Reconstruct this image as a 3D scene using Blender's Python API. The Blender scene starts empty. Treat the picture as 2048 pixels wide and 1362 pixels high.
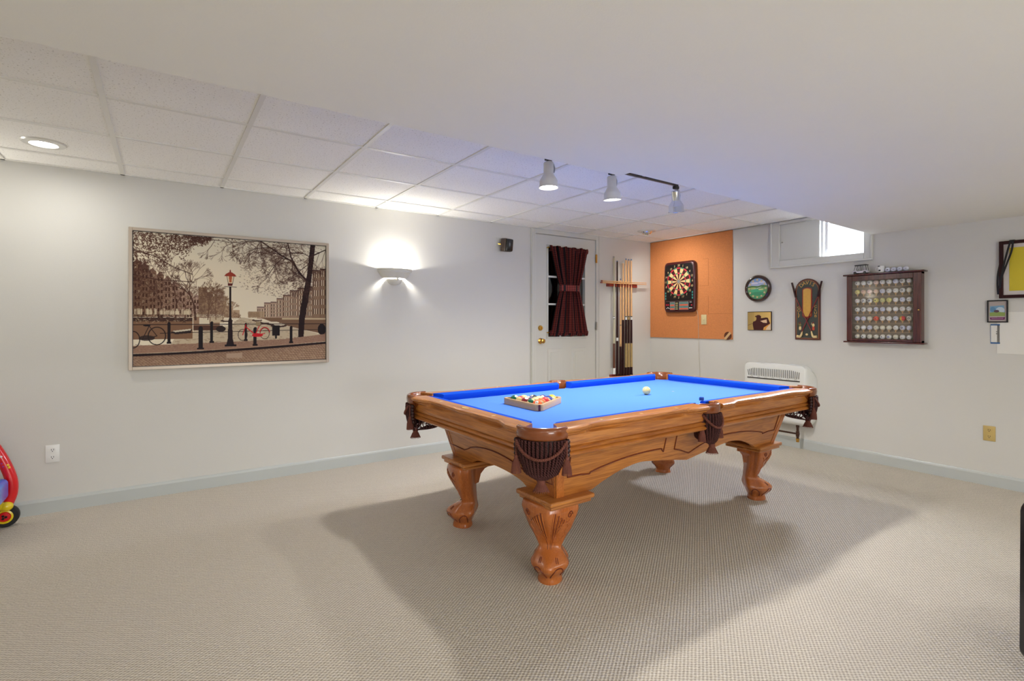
import bpy, bmesh, math, random
import numpy as np
from mathutils import Vector, Matrix
PI = math.pi
SC = bpy.context.scene
COL = SC.collection

# ------------------------------------------------------------------ camera
cam = bpy.data.cameras.new('camera'); camo = bpy.data.objects.new('camera', cam); COL.objects.link(camo)
camo.location = (-5.279, -4.540, 1.2585)
camo.rotation_euler = (PI/2, 0, 0.973 - PI/2)
cam.sensor_width = 36.0
cam.lens = 1030.5/2048*36
cam.shift_y = -(681-644.56)/2048
cam.clip_start = 0.05
SC.camera = camo
# ------------------------------------------------------------------ view, world
SC.view_settings.view_transform = 'Standard'
SC.view_settings.look = 'None'
SC.view_settings.exposure = 0.0
SC.view_settings.gamma = 1.0
SC.view_settings.use_curve_mapping = False
world = bpy.data.worlds.new('world'); SC.world = world; world.use_nodes = True
bg = world.node_tree.nodes['Background']
bg.inputs[0].default_value = (0.80, 0.90, 1.0, 1); bg.inputs[1].default_value = 2.2

def lamp(name, kind, loc, energy, color=(1, 1, 1), rot=(0, 0, 0), parent=None, **kw):
    l = bpy.data.lights.new(name, kind); l.energy = energy; l.color = color
    for k, v in kw.items(): setattr(l, k, v)
    o = bpy.data.objects.new(name, l); COL.objects.link(o); o.location = loc; o.rotation_euler = rot
    if parent: o.parent = parent
    return o
WARM = (1.0, 0.965, 0.90); NEUT = (1.0, 0.975, 0.925); DAY = (0.75, 0.82, 1.0)
# daylight through the basement window (right wall); unseen fill light added behind the camera
lamp('window_daylight', 'AREA', (0.36, -2.30, 2.38), 400, DAY, (0, math.radians(46), 0), shape='RECTANGLE', size=0.50, size_y=0.70)
lamp('rear_fill', 'AREA', (-4.3, -7.90, 0.80), 84, (0.985, 0.98, 0.96), (PI/2+math.radians(34), 0, math.radians(8)), shape='RECTANGLE', size=1.9, size_y=1.2)
P_TRACK = 61; P_CAN = 5; P_EYE = 13; P_SCONCE = 19; P_BACK = 22

# ------------------------------------------------------------------ materials
def srgb(r, g, b):
    f = lambda c: (c/255/12.92) if c/255 <= 0.04045 else ((c/255+0.055)/1.055)**2.4
    return (f(r), f(g), f(b), 1)
def new_mat(name):
    m = bpy.data.materials.new(name); m.use_nodes = True
    return m, m.node_tree, m.node_tree.nodes['Principled BSDF']
def mat(name, rgb, rough=0.5, metal=0.0, var=0.06, nscale=30, bump=0.0, bscale=200, emit=None, coat=0, sheen=0, spec=None, trans=0):
    m, nt, b = new_mat(name); N = nt.nodes; L = nt.links
    c = srgb(*rgb)
    tc = N.new('ShaderNodeTexCoord')
    n = N.new('ShaderNodeTexNoise'); n.inputs['Scale'].default_value = nscale; n.inputs['Detail'].default_value = 3
    L.new(tc.outputs['Object'], n.inputs['Vector'])
    mr = N.new('ShaderNodeMapRange'); mr.inputs[3].default_value = 1-var; mr.inputs[4].default_value = 1+var
    L.new(n.outputs['Fac'], mr.inputs[0])
    mx = N.new('ShaderNodeMix'); mx.data_type = 'RGBA'; mx.blend_type = 'MULTIPLY'; mx.inputs[0].default_value = 1
    mx.inputs[6].default_value = c; L.new(mr.outputs[0], mx.inputs[7])
    L.new(mx.outputs[2], b.inputs['Base Color'])
    b.inputs['Roughness'].default_value = rough; b.inputs['Metallic'].default_value = metal
    if coat: b.inputs['Coat Weight'].default_value = coat; b.inputs['Coat Roughness'].default_value = 0.08
    if sheen: b.inputs['Sheen Weight'].default_value = sheen; b.inputs['Sheen Roughness'].default_value = 0.4
    if spec is not None: b.inputs['Specular IOR Level'].default_value = spec
    if trans: b.inputs['Transmission Weight'].default_value = trans
    if bump:
        n2 = N.new('ShaderNodeTexNoise'); n2.inputs['Scale'].default_value = bscale; n2.inputs['Detail'].default_value = 2
        L.new(tc.outputs['Object'], n2.inputs['Vector'])
        bp = N.new('ShaderNodeBump'); bp.inputs['Strength'].default_value = bump; bp.inputs['Distance'].default_value = 0.01
        L.new(n2.outputs['Fac'], bp.inputs['Height']); L.new(bp.outputs[0], b.inputs['Normal'])
    if emit:
        b.inputs['Emission Color'].default_value = (*emit[0], 1); b.inputs['Emission Strength'].default_value = emit[1]
    return m
def wood(name, light, dark, axis, rough=0.32, coat=0.22, gs=7.0):
    m, nt, b = new_mat(name); N = nt.nodes; L = nt.links
    tc = N.new('ShaderNodeTexCoord'); mp = N.new('ShaderNodeMapping')
    s = [gs*2.2, gs*2.2, gs*2.2]; s[axis] = gs*0.22
    mp.inputs['Scale'].default_value = s
    L.new(tc.outputs['Object'], mp.inputs['Vector'])
    n1 = N.new('ShaderNodeTexNoise'); n1.inputs['Scale'].default_value = 1.0; n1.inputs['Detail'].default_value = 4; n1.inputs['Distortion'].default_value = 0.7
    L.new(mp.outputs[0], n1.inputs['Vector'])
    # cathedral rings: periodic function of the noise
    ml = N.new('ShaderNodeMath'); ml.operation = 'MULTIPLY'; ml.inputs[1].default_value = 26; L.new(n1.outputs['Fac'], ml.inputs[0])
    sn = N.new('ShaderNodeMath'); sn.operation = 'SINE'; L.new(ml.outputs[0], sn.inputs[0])
    mp2 = N.new('ShaderNodeMapping'); s2 = [260, 260, 260]; s2[axis] = 7; mp2.inputs['Scale'].default_value = s2
    L.new(tc.outputs['Object'], mp2.inputs['Vector'])
    n2 = N.new('ShaderNodeTexNoise'); n2.inputs['Scale'].default_value = 1.0; n2.inputs['Detail'].default_value = 2
    L.new(mp2.outputs[0], n2.inputs['Vector'])
    ad = N.new('ShaderNodeMath'); ad.operation = 'MULTIPLY_ADD'; ad.inputs[1].default_value = 0.10; ad.inputs[2].default_value = 0.0
    L.new(sn.outputs[0], ad.inputs[0])
    ad2 = N.new('ShaderNodeMath'); ad2.operation = 'ADD'; L.new(ad.outputs[0], ad2.inputs[0]); L.new(n2.outputs['Fac'], ad2.inputs[1])
    cr = N.new('ShaderNodeValToRGB'); cr.color_ramp.elements[0].position = 0.18; cr.color_ramp.elements[1].position = 0.70
    cr.color_ramp.elements[0].color = srgb(*dark); cr.color_ramp.elements[1].color = srgb(*light)
    L.new(ad2.outputs[0], cr.inputs[0]); L.new(cr.outputs[0], b.inputs['Base Color'])
    b.inputs['Roughness'].default_value = rough; b.inputs['Coat Weight'].default_value = coat; b.inputs['Coat Roughness'].default_value = 0.12
    return m

M = {}
M['wall'] = mat('wall_paint', (208, 206, 199), 0.55, var=0.012, nscale=2.5, bump=0.06, bscale=260)
M['trim'] = mat('trim_paint', (186, 190, 186), 0.35, var=0.01, nscale=3)
M['casing'] = mat('casing_paint', (204, 203, 195), 0.35, var=0.01, nscale=3)
M['soffit'] = mat('soffit_paint', (232, 230, 222), 0.7, var=0.015, nscale=3, bump=0.05, bscale=200)
M['grid'] = mat('ceiling_grid_metal', (228, 226, 218), 0.4, var=0.01)
M['oak_x'] = wood('oak_grain_x', (198, 128, 58), (140, 76, 30), 0)
M['oak_y'] = wood('oak_grain_y', (198, 128, 58), (140, 76, 30), 1)
M['oak_z'] = wood('oak_grain_z', (196, 118, 52), (146, 76, 28), 2)
M['oak_leg'] = wood('oak_leg', (188, 108, 50), (154, 80, 34), 2, rough=0.24, gs=2.5)
M['groove'] = mat('dark_groove', (112, 44, 16), 0.35)
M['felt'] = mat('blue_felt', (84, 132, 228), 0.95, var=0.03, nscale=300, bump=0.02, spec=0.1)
M['felt_shaded'] = mat('blue_felt_shaded', (22, 78, 196), 0.95, var=0.03, nscale=300, spec=0.1)  # same cloth as the bed, darkened to paint shade on the cushion faces
M['leather'] = mat('brown_leather', (128, 66, 26), 0.22, var=0.12, nscale=40, coat=0.5)
M['leather_dk'] = mat('dark_leather', (46, 14, 12), 0.4, var=0.15, nscale=40)
M['rope'] = mat('brown_rope', (114, 62, 48), 0.75, var=0.3, nscale=180, bump=0.4, bscale=500)
M['rope_dk'] = mat('dark_rope', (72, 30, 27), 0.7, var=0.3, nscale=160, bump=0.4, bscale=500)
M['pearl'] = mat('pearl_inlay', (240, 222, 170), 0.3, var=0.05)
M['rackwood'] = mat('pale_maple', (206, 166, 116), 0.35, var=0.08, nscale=40, coat=0.2)
M['rackstripe'] = mat('rack_stripe', (92, 20, 24), 0.35)
M['white'] = mat('white_plastic', (230, 230, 226), 0.35, var=0.01)
M['ivory'] = mat('ivory_plastic', (214, 198, 148), 0.35, var=0.02)
M['almond'] = mat('almond_plastic', (196, 170, 106), 0.35, var=0.02)
M['black'] = mat('black_plastic', (14, 13, 14), 0.3, var=0.1)
M['dark'] = mat('dark_slot', (40, 36, 32), 0.6)
M['brass'] = mat('brass', (205, 160, 80), 0.22, 1.0, var=0.03)
M['chrome'] = mat('chrome', (225, 225, 222), 0.16, 1.0, var=0.02)
M['steel'] = mat('steel', (170, 170, 165), 0.3, 1.0, var=0.03)
M['lampwhite'] = mat('lamp_white', (214, 212, 204), 0.3, 0.15, var=0.01, coat=0.3)
M['bulb'] = mat('lit_bulb', (255, 250, 240), 0.3, emit=((1.0, 0.97, 0.92), 14))
M['bulb_soft'] = mat('lit_bulb_soft', (255, 250, 240), 0.3, emit=((1.0, 0.95, 0.85), 5))
M['ceramic'] = mat('sconce_plaster', (214, 212, 202), 0.5, var=0.01)
M['mahog'] = wood('mahogany', (92, 42, 34), (52, 20, 18), 2, rough=0.25, coat=0.4)
M['mahog_y'] = wood('mahogany_y', (92, 42, 34), (52, 20, 18), 1, rough=0.25, coat=0.4)
M['redwood'] = mat('red_stained_wood', (138, 38, 26), 0.3, var=0.15, nscale=30, coat=0.3)
M['maple'] = mat('maple_shaft', (222, 172, 116), 0.3, var=0.06, nscale=20, coat=0.3)
M['paleshaft'] = mat('pale_shaft', (196, 190, 160), 0.3, var=0.04, coat=0.3)
M['cue_dark'] = mat('cue_dark_brown', (46, 14, 14), 0.4, var=0.1, spec=0.25)
M['cue_brown'] = mat('cue_brown', (96, 50, 28), 0.25, var=0.1, coat=0.4)
M['cue_wrap'] = mat('cue_linen_wrap', (176, 148, 96), 0.8, var=0.15, nscale=400)
M['cork'] = mat('cork_board', (206, 130, 74), 0.85, var=0.22, nscale=110, bump=0.25, bscale=160)
M['corkseam'] = mat('cork_seam', (130, 70, 30), 0.9)
M['frame_silver'] = mat('picture_frame_silver', (176, 162, 146), 0.35, 0.35, var=0.03)
M['backing_black'] = mat('dark_backing', (10, 10, 12), 0.06, var=0.02, spec=0.6)
M['cordm'] = mat('cord', (196, 188, 168), 0.5)
M['red_pl'] = mat('red_plastic', (216, 20, 26), 0.25, var=0.03, coat=0.3)
M['yel_pl'] = mat('yellow_plastic', (236, 204, 24), 0.25, var=0.03, coat=0.3)
M['blue_pl'] = mat('blue_plastic', (30, 120, 230), 0.25, var=0.03, coat=0.3)
M['rubber'] = mat('black_rubber', (16, 16, 18), 0.5, var=0.1)
M['paper'] = mat('white_paper', (226, 224, 216), 0.6, var=0.01)
M['yellow'] = mat('yellow_sheet', (206, 186, 44), 0.6, var=0.03, nscale=10)
M['pipe'] = mat('dark_pipe', (66, 40, 26), 0.4, 0.4, var=0.1)
M['shirt'] = mat('green_paint', (58, 62, 54), 0.5, var=0.1)
M['gold'] = mat('gold_paint', (206, 158, 70), 0.4, var=0.1, nscale=40)
M['cream'] = mat('cream_paint', (222, 196, 140), 0.4, var=0.05)
M['navy'] = mat('navy_leather', (12, 13, 22), 0.3, var=0.1, coat=0.3)
M['bluerim'] = mat('blue_rim', (66, 104, 150), 0.3, var=0.05)
M['siding'] = mat('white_siding', (240, 242, 244), 0.6, var=0.01)
M['backing_brown'] = mat('brown_backing', (96, 64, 42), 0.7, var=0.05)
def vcol_mat(name, rough=0.4, coat=0.0):
    m, nt, b = new_mat(name); a = nt.nodes.new('ShaderNodeVertexColor'); a.layer_name = 'Col'
    nt.links.new(a.outputs[0], b.inputs['Base Color']); b.inputs['Roughness'].default_value = rough
    b.inputs['Coat Weight'].default_value = coat; b.inputs['Coat Roughness'].default_value = 0.05
    b.inputs['Specular IOR Level'].default_value = 0.15
    return m
M['print'] = vcol_mat('printed_surface', 0.5)
M['print_gloss'] = vcol_mat('printed_surface_gloss', 0.2, 0.6)

def glass_mat(name, tint=(1, 1, 1), refl=0.1):
    m = bpy.data.materials.new(name); m.use_nodes = True; nt = m.node_tree; N = nt.nodes
    for n in list(N): N.remove(n)
    out = N.new('ShaderNodeOutputMaterial'); tr = N.new('ShaderNodeBsdfTransparent'); gl = N.new('ShaderNodeBsdfGlossy')
    tr.inputs[0].default_value = (*tint, 1); gl.inputs['Roughness'].default_value = 0.02
    lw = N.new('ShaderNodeLayerWeight'); lw.inputs[0].default_value = 0.5
    pw = N.new('ShaderNodeMath'); pw.operation = 'POWER'; pw.inputs[1].default_value = 5; nt.links.new(lw.outputs['Facing'], pw.inputs[0])
    fr = N.new('ShaderNodeMath'); fr.operation = 'MULTIPLY_ADD'; fr.inputs[1].default_value = 0.95; fr.inputs[2].default_value = 0.05; nt.links.new(pw.outputs[0], fr.inputs[0])
    mx = N.new('ShaderNodeMixShader'); nt.links.new(fr.outputs[0], mx.inputs[0]); nt.links.new(tr.outputs[0], mx.inputs[1]); nt.links.new(gl.outputs[0], mx.inputs[2])
    nt.links.new(mx.outputs[0], out.inputs[0]); return m
M['glass'] = glass_mat('clear_glass')

def carpet_mat():
    m, nt, b = new_mat('berber_carpet'); N = nt.nodes; L = nt.links
    tc = N.new('ShaderNodeTexCoord'); sp = N.new('ShaderNodeSeparateXYZ'); L.new(tc.outputs['Object'], sp.inputs[0])
    # slight wobble
    nz = N.new('ShaderNodeTexNoise'); nz.inputs['Scale'].default_value = 42; L.new(tc.outputs['Object'], nz.inputs['Vector'])
    def math_(op, a, bb=None, c=None):
        n = N.new('ShaderNodeMath'); n.operation = op
        for i, v in enumerate((a, bb, c)):
            if v is None: continue
            if isinstance(v, (int, float)): n.inputs[i].default_value = v
            else: L.new(v, n.inputs[i])
        return n.outputs[0]
    wob = math_('MULTIPLY_ADD', nz.outputs['Fac'], 3.4, -1.7)
    X = math_('MULTIPLY_ADD', sp.outputs[0], 2*PI/0.0225, wob)
    Y = math_('MULTIPLY_ADD', sp.outputs[1], PI/0.0081, wob)
    h = math_('MULTIPLY', math_('COSINE', X), math_('COSINE', Y))
    h = math_('MULTIPLY_ADD', h, 0.5, 0.5)
    n3 = N.new('ShaderNodeTexNoise'); n3.inputs['Scale'].default_value = 600; L.new(tc.outputs['Object'], n3.inputs['Vector'])
    hh = math_('MULTIPLY_ADD', n3.outputs['Fac'], 0.5, h)
    bp = N.new('ShaderNodeBump'); bp.inputs['Strength'].default_value = 1.0; bp.inputs['Distance'].default_value = 0.0045
    L.new(hh, bp.inputs['Height']); L.new(bp.outputs[0], b.inputs['Normal'])
    # yarn colour, with shade painted darker into the gaps between loops
    cr = N.new('ShaderNodeValToRGB'); cr.color_ramp.elements[0].position = 0.0; cr.color_ramp.elements[1].position = 0.75
    cr.color_ramp.elements[0].color = srgb(174, 163, 147); cr.color_ramp.elements[1].color = srgb(230, 221, 206)
    L.new(h, cr.inputs[0])
    n4 = N.new('ShaderNodeTexNoise'); n4.inputs['Scale'].default_value = 160; n4.inputs['Detail'].default_value = 3; L.new(tc.outputs['Object'], n4.inputs['Vector'])
    mr = N.new('ShaderNodeMapRange'); mr.inputs[1].default_value = 0.3; mr.inputs[2].default_value = 0.7; mr.inputs[3].default_value = 0.86; mr.inputs[4].default_value = 1.06
    L.new(n4.outputs['Fac'], mr.inputs[0])
    mx = N.new('ShaderNodeMix'); mx.data_type = 'RGBA'; mx.blend_type = 'MULTIPLY'; mx.inputs[0].default_value = 1
    L.new(cr.outputs[0], mx.inputs[6]); L.new(mr.outputs[0], mx.inputs[7]); L.new(mx.outputs[2], b.inputs['Base Color'])
    b.inputs['Roughness'].default_value = 0.95; b.inputs['Specular IOR Level'].default_value = 0.1
    return m
M['carpet'] = carpet_mat()
def tile_mat():
    m, nt, b = new_mat('acoustic_tile'); N = nt.nodes; L = nt.links
    tc = N.new('ShaderNodeTexCoord')
    n1 = N.new('ShaderNodeTexNoise'); n1.inputs['Scale'].default_value = 110; n1.inputs['Detail'].default_value = 2; L.new(tc.outputs['Object'], n1.inputs['Vector'])
    cr = N.new('ShaderNodeValToRGB'); cr.color_ramp.elements[0].position = 0.30; cr.color_ramp.elements[1].position = 0.38
    cr.color_ramp.elements[0].color = srgb(196, 192, 182); cr.color_ramp.elements[1].color = srgb(246, 244, 238)
    L.new(n1.outputs['Fac'], cr.inputs[0]); L.new(cr.outputs[0], b.inputs['Base Color'])
    n2 = N.new('ShaderNodeTexNoise'); n2.inputs['Scale'].default_value = 160; L.new(tc.outputs['Object'], n2.inputs['Vector'])
    bp = N.new('ShaderNodeBump'); bp.inputs['Strength'].default_value = 0.35; bp.inputs['Distance'].default_value = 0.003
    L.new(n2.outputs['Fac'], bp.inputs['Height']); L.new(bp.outputs[0], b.inputs['Normal'])
    b.inputs['Roughness'].default_value = 0.9
    return m
M['tile'] = tile_mat()
def plaid_mat():
    m, nt, b = new_mat('plaid_cotton'); N = nt.nodes; L = nt.links
    uv = N.new('ShaderNodeUVMap'); uv.uv_map = 'UVMap'; sp = N.new('ShaderNodeSeparateXYZ'); L.new(uv.outputs[0], sp.inputs[0])
    def stripe(out, freq, thr, ph=0):
        a = N.new('ShaderNodeMath'); a.operation = 'MULTIPLY_ADD'; a.inputs[1].default_value = freq; a.inputs[2].default_value = ph; L.new(out, a.inputs[0])
        f = N.new('ShaderNodeMath'); f.operation = 'FRACT'; L.new(a.outputs[0], f.inputs[0])
        g = N.new('ShaderNodeMath'); g.operation = 'LESS_THAN'; g.inputs[1].default_value = thr; L.new(f.outputs[0], g.inputs[0]); return g.outputs[0]
    def mix(fac, a, c):
        mx = N.new('ShaderNodeMix'); mx.data_type = 'RGBA'
        if isinstance(fac, float): mx.inputs[0].default_value = fac
        else: L.new(fac, mx.inputs[0])
        for i, v in ((6, a), (7, c)):
            if isinstance(v, tuple): mx.inputs[i].default_value = v
            else: L.new(v, mx.inputs[i])
        return mx.outputs[2]
    hs = stripe(sp.outputs[1], 1/0.020, 0.36)
    vs = stripe(sp.outputs[0], 1/0.048, 0.5)
    c = mix(vs, srgb(122, 34, 32), srgb(60, 16, 22))
    hc = mix(vs, srgb(154, 72, 58), srgb(100, 46, 46)); c = mix(hs, c, hc)
    c = mix(stripe(sp.outputs[0], 1/0.25, 0.16), c, srgb(26, 16, 24))  # wide dark stripes paint the shade of the fold gaps into the cloth
    L.new(c, b.inputs['Base Color']); b.inputs['Roughness'].default_value = 0.9
    return m
M['plaid'] = plaid_mat()

# ------------------------------------------------------------------ helpers
def tag(o, label=None, cat=None, group=None, kind=None):
    if label: o['label'] = label
    if cat: o['category'] = cat
    if group: o['group'] = group
    if kind: o['kind'] = kind
    return o
def empty(name, loc=(0, 0, 0), rot=(0, 0, 0), label=None, cat=None, group=None, kind=None):
    o = bpy.data.objects.new(name, None); COL.objects.link(o); o.location = loc; o.rotation_euler = rot
    o.empty_display_size = 0.05
    return tag(o, label, cat, group, kind)
def obj(name, bm, mats, parent=None, ang=35, loc=None, rot=None):
    me = bpy.data.meshes.new(name)
    bmesh.ops.recalc_face_normals(bm, faces=bm.faces[:])
    bm.to_mesh(me); bm.free()
    for m in (mats if isinstance(mats, (list, tuple)) else [mats]): me.materials.append(m)
    if ang:
        me.polygons.foreach_set('use_smooth', [True]*len(me.polygons))
        me.set_sharp_from_angle(angle=math.radians(ang))
    o = bpy.data.objects.new(name, me); COL.objects.link(o)
    if parent: o.parent = parent
    if loc is not None: o.location = loc
    if rot is not None: o.rotation_euler = rot
    return o
def NB(): return bmesh.new()
def box(bm, x0, x1, y0, y1, z0, z1, bev=0.0, mi=0, seg=1):
    r = bmesh.ops.create_cube(bm, size=1.0)
    vs = r['verts']
    for v in vs:
        v.co = Vector(((x0+x1)/2+v.co.x*(x1-x0), (y0+y1)/2+v.co.y*(y1-y0), (z0+z1)/2+v.co.z*(z1-z0)))
    fs = list({f for v in vs for f in v.link_faces})
    for f in fs: f.material_index = mi
    if bev > 0:
        es = list({e for v in vs for e in v.link_edges})
        rr = bmesh.ops.bevel(bm, geom=es, offset=bev, segments=seg, affect='EDGES', profile=0.5)
        for f in rr['faces']: f.material_index = mi
        return list({v for f in rr['faces'] for v in f.verts} | {v for v in vs if v.is_valid})
    return vs
def xform(bm, vs, mtx):
    for v in vs: v.co = mtx @ v.co
def prism(bm, pts, fn, d, mi=0, cap=True):
    """pts 2D polygon; fn(u,v,w)->3D; extruded from w=0 to w=d"""
    a = [bm.verts.new(fn(u, v, 0)) for u, v in pts]; b = [bm.verts.new(fn(u, v, d)) for u, v in pts]
    n = len(pts); fs = []
    for i in range(n): fs.append(bm.faces.new((a[i], a[(i+1) % n], b[(i+1) % n], b[i])))
    if cap: fs.append(bm.faces.new(a[::-1])); fs.append(bm.faces.new(b))
    for f in fs: f.material_index = mi
    return a+b
def loft(bm, rings, close=True, cap=True, mi=0, loop=False):
    R = [[bm.verts.new(p) for p in r] for r in rings]; n = len(R[0]); fs = []
    rng = range(len(R)) if loop else range(len(R)-1)
    for i in rng:
        A = R[i]; B = R[(i+1) % len(R)]
        for j in range(n if close else n-1):
            fs.append(bm.faces.new((A[j], A[(j+1) % n], B[(j+1) % n], B[j])))
    if cap and close and not loop:
        fs.append(bm.faces.new(R[0][::-1])); fs.append(bm.faces.new(R[-1]))
    for f in fs: f.material_index = mi
    return [v for r in R for v in r]
def lathe(bm, prof, seg=24, c=(0, 0, 0), mi=0, a0=0, a1=2*PI, sx=1, sy=1, cap=True):
    """prof list of (r,z) about z axis"""
    full = abs(a1-a0-2*PI) < 1e-6
    n = seg if full else seg+1
    rings = []
    for r, z in prof:
        r = max(r, 1e-4)
        rings.append([(c[0]+sx*r*math.cos(a0+(a1-a0)*k/seg), c[1]+sy*r*math.sin(a0+(a1-a0)*k/seg), c[2]+z) for k in range(n)])
    return loft(bm, rings, close=full, cap=cap, mi=mi)
def tube(bm, path, rad, seg=8, mi=0, cap=True, closed=False):
    P = [Vector(p) for p in path]; n = len(P)
    rf = rad if callable(rad) else (lambda t: rad)
    rings = []; up = None
    for i, p in enumerate(P):
        if closed: t = P[(i+1) % n]-P[(i-1) % n]
        else: t = P[min(i+1, n-1)]-P[max(i-1, 0)]
        if t.length < 1e-9: t = Vector((0, 0, 1))
        t.normalize()
        if up is None:
            up = Vector((0, 0, 1)) if abs(t.z) < 0.9 else Vector((1, 0, 0))
        s = t.cross(up)
        if s.length < 1e-6: s = t.orthogonal()
        s.normalize(); up = s.cross(t).normalized()
        r = rf(i/max(1, n-1))
        rings.append([p+s*r*math.cos(2*PI*k/seg)+up*r*math.sin(2*PI*k/seg) for k in range(seg)])
    return loft(bm, rings, cap=cap and not closed, mi=mi, loop=closed)
def cyl(bm, p, q, r, seg=16, mi=0, r2=None):
    return tube(bm, [p, q], (lambda t: r+(r2-r)*t) if r2 is not None else r, seg, mi)
def sphere(bm, c, r, u=20, v=12, s=(1, 1, 1), mi=0):
    rr = bmesh.ops.create_uvsphere(bm, u_segments=u, v_segments=v, radius=r)
    for w in rr['verts']: w.co = Vector((c[0]+w.co.x*s[0], c[1]+w.co.y*s[1], c[2]+w.co.z*s[2]))
    for f in {f for w in rr['verts'] for f in w.link_faces}: f.material_index = mi
    return rr['verts']
def text_verts(bm, s, size, fn, mi=0, depth=0.0, cx=True):
    cu = bpy.data.curves.new('t', 'FONT'); cu.body = s; cu.size = size; cu.align_x = 'CENTER' if cx else 'LEFT'; cu.align_y = 'CENTER'
    cu.extrude = depth; cu.resolution_u = 3
    o = bpy.data.objects.new('t', cu); me = bpy.data.meshes.new_from_object(o)
    m0 = len(bm.verts); f0 = len(bm.faces)
    bm.from_mesh(me); bm.verts.ensure_lookup_table(); bm.faces.ensure_lookup_table()
    for v in bm.verts[m0:]: v.co = Vector(fn(v.co.x, v.co.y, v.co.z))
    for f in bm.faces[f0:]: f.material_index = mi
    bpy.data.objects.remove(o); bpy.data.curves.remove(cu); bpy.data.meshes.remove(me)
def twisted(bm, path, r, strand, turns, seg=6, mi=0):
    P = [Vector(p) for p in path]; n = len(P)
    for k in range(2):
        out = []
        for i, p in enumerate(P):
            t = (P[min(i+1, n-1)]-P[max(i-1, 0)]).normalized()
            s = t.cross(Vector((0.3, 0.5, 0.81))).normalized(); u = s.cross(t)
            a = 2*PI*turns*i/(n-1)+k*PI
            out.append(p+(s*math.cos(a)+u*math.sin(a))*r)
        tube(bm, out, strand, seg, mi)
def resample(path, n):
    P = [Vector(p) for p in path]; L = [0]
    for i in range(1, len(P)): L.append(L[-1]+(P[i]-P[i-1]).length)
    out = []
    for k in range(n):
        d = L[-1]*k/(n-1); i = 1
        while i < len(P)-1 and L[i] < d: i += 1
        t = (d-L[i-1])/max(1e-9, L[i]-L[i-1]); out.append(P[i-1].lerp(P[i], t))
    return out
def crom(pts, n=8):
    P = [Vector(p) for p in pts]; out = []
    for i in range(len(P)-1):
        a, b, c, d = P[max(i-1, 0)], P[i], P[i+1], P[min(i+2, len(P)-1)]
        for k in range(n):
            t = k/n
            out.append(0.5*((2*b)+(c-a)*t+(2*a-5*b+4*c-d)*t*t+(3*b-a-3*c+d)*t**3))
    out.append(P[-1]); return out
def raster_obj(name, img, fn, parent=None, m=None, disc=False):
    """img HxWx3 in sRGB 0..1, row 0 at the top; fn(u,v)->3D with u,v in 0..1 (v up)"""
    H, W, _ = img.shape
    uu, vv = np.meshgrid((np.arange(W))/(W-1), 1-np.arange(H)/(H-1))
    o0 = np.array(fn(0, 0)); ux = np.array(fn(1, 0))-o0; vx = np.array(fn(0, 1))-o0
    co = o0[None, None]+uu[..., None]*ux+vv[..., None]*vx
    me = bpy.data.meshes.new(name)
    idx = np.arange(H*W).reshape(H, W)
    q = np.stack([idx[1:, :-1], idx[1:, 1:], idx[:-1, 1:], idx[:-1, :-1]], -1).reshape(-1, 4)
    if disc:
        qy, qx = np.mgrid[0:H-1, 0:W-1]; keep = ((qx+0.5-(W-1)/2)**2+(qy+0.5-(H-1)/2)**2 < ((W-1)/2)**2).reshape(-1); q = q[keep]
    me.vertices.add(H*W); me.vertices.foreach_set('co', co.reshape(-1).astype('f'))
    me.loops.add(q.size); me.loops.foreach_set('vertex_index', q.reshape(-1).astype('i'))
    me.polygons.add(len(q)); me.polygons.foreach_set('loop_start', (np.arange(len(q))*4).astype('i'))
    me.update(calc_edges=True)
    ca = me.color_attributes.new('Col', 'FLOAT_COLOR', 'POINT')
    c = np.clip(img, 0, 1); lin = np.where(c <= 0.04045, c/12.92, ((c+0.055)/1.055)**2.4)
    rgba = np.ones((H*W, 4), 'f'); rgba[:, :3] = lin.reshape(-1, 3)
    ca.data.foreach_set('color', rgba.reshape(-1))
    me.materials.append(m or M['print'])
    o = bpy.data.objects.new(name, me); COL.objects.link(o)
    if parent: o.parent = parent
    return o
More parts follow.
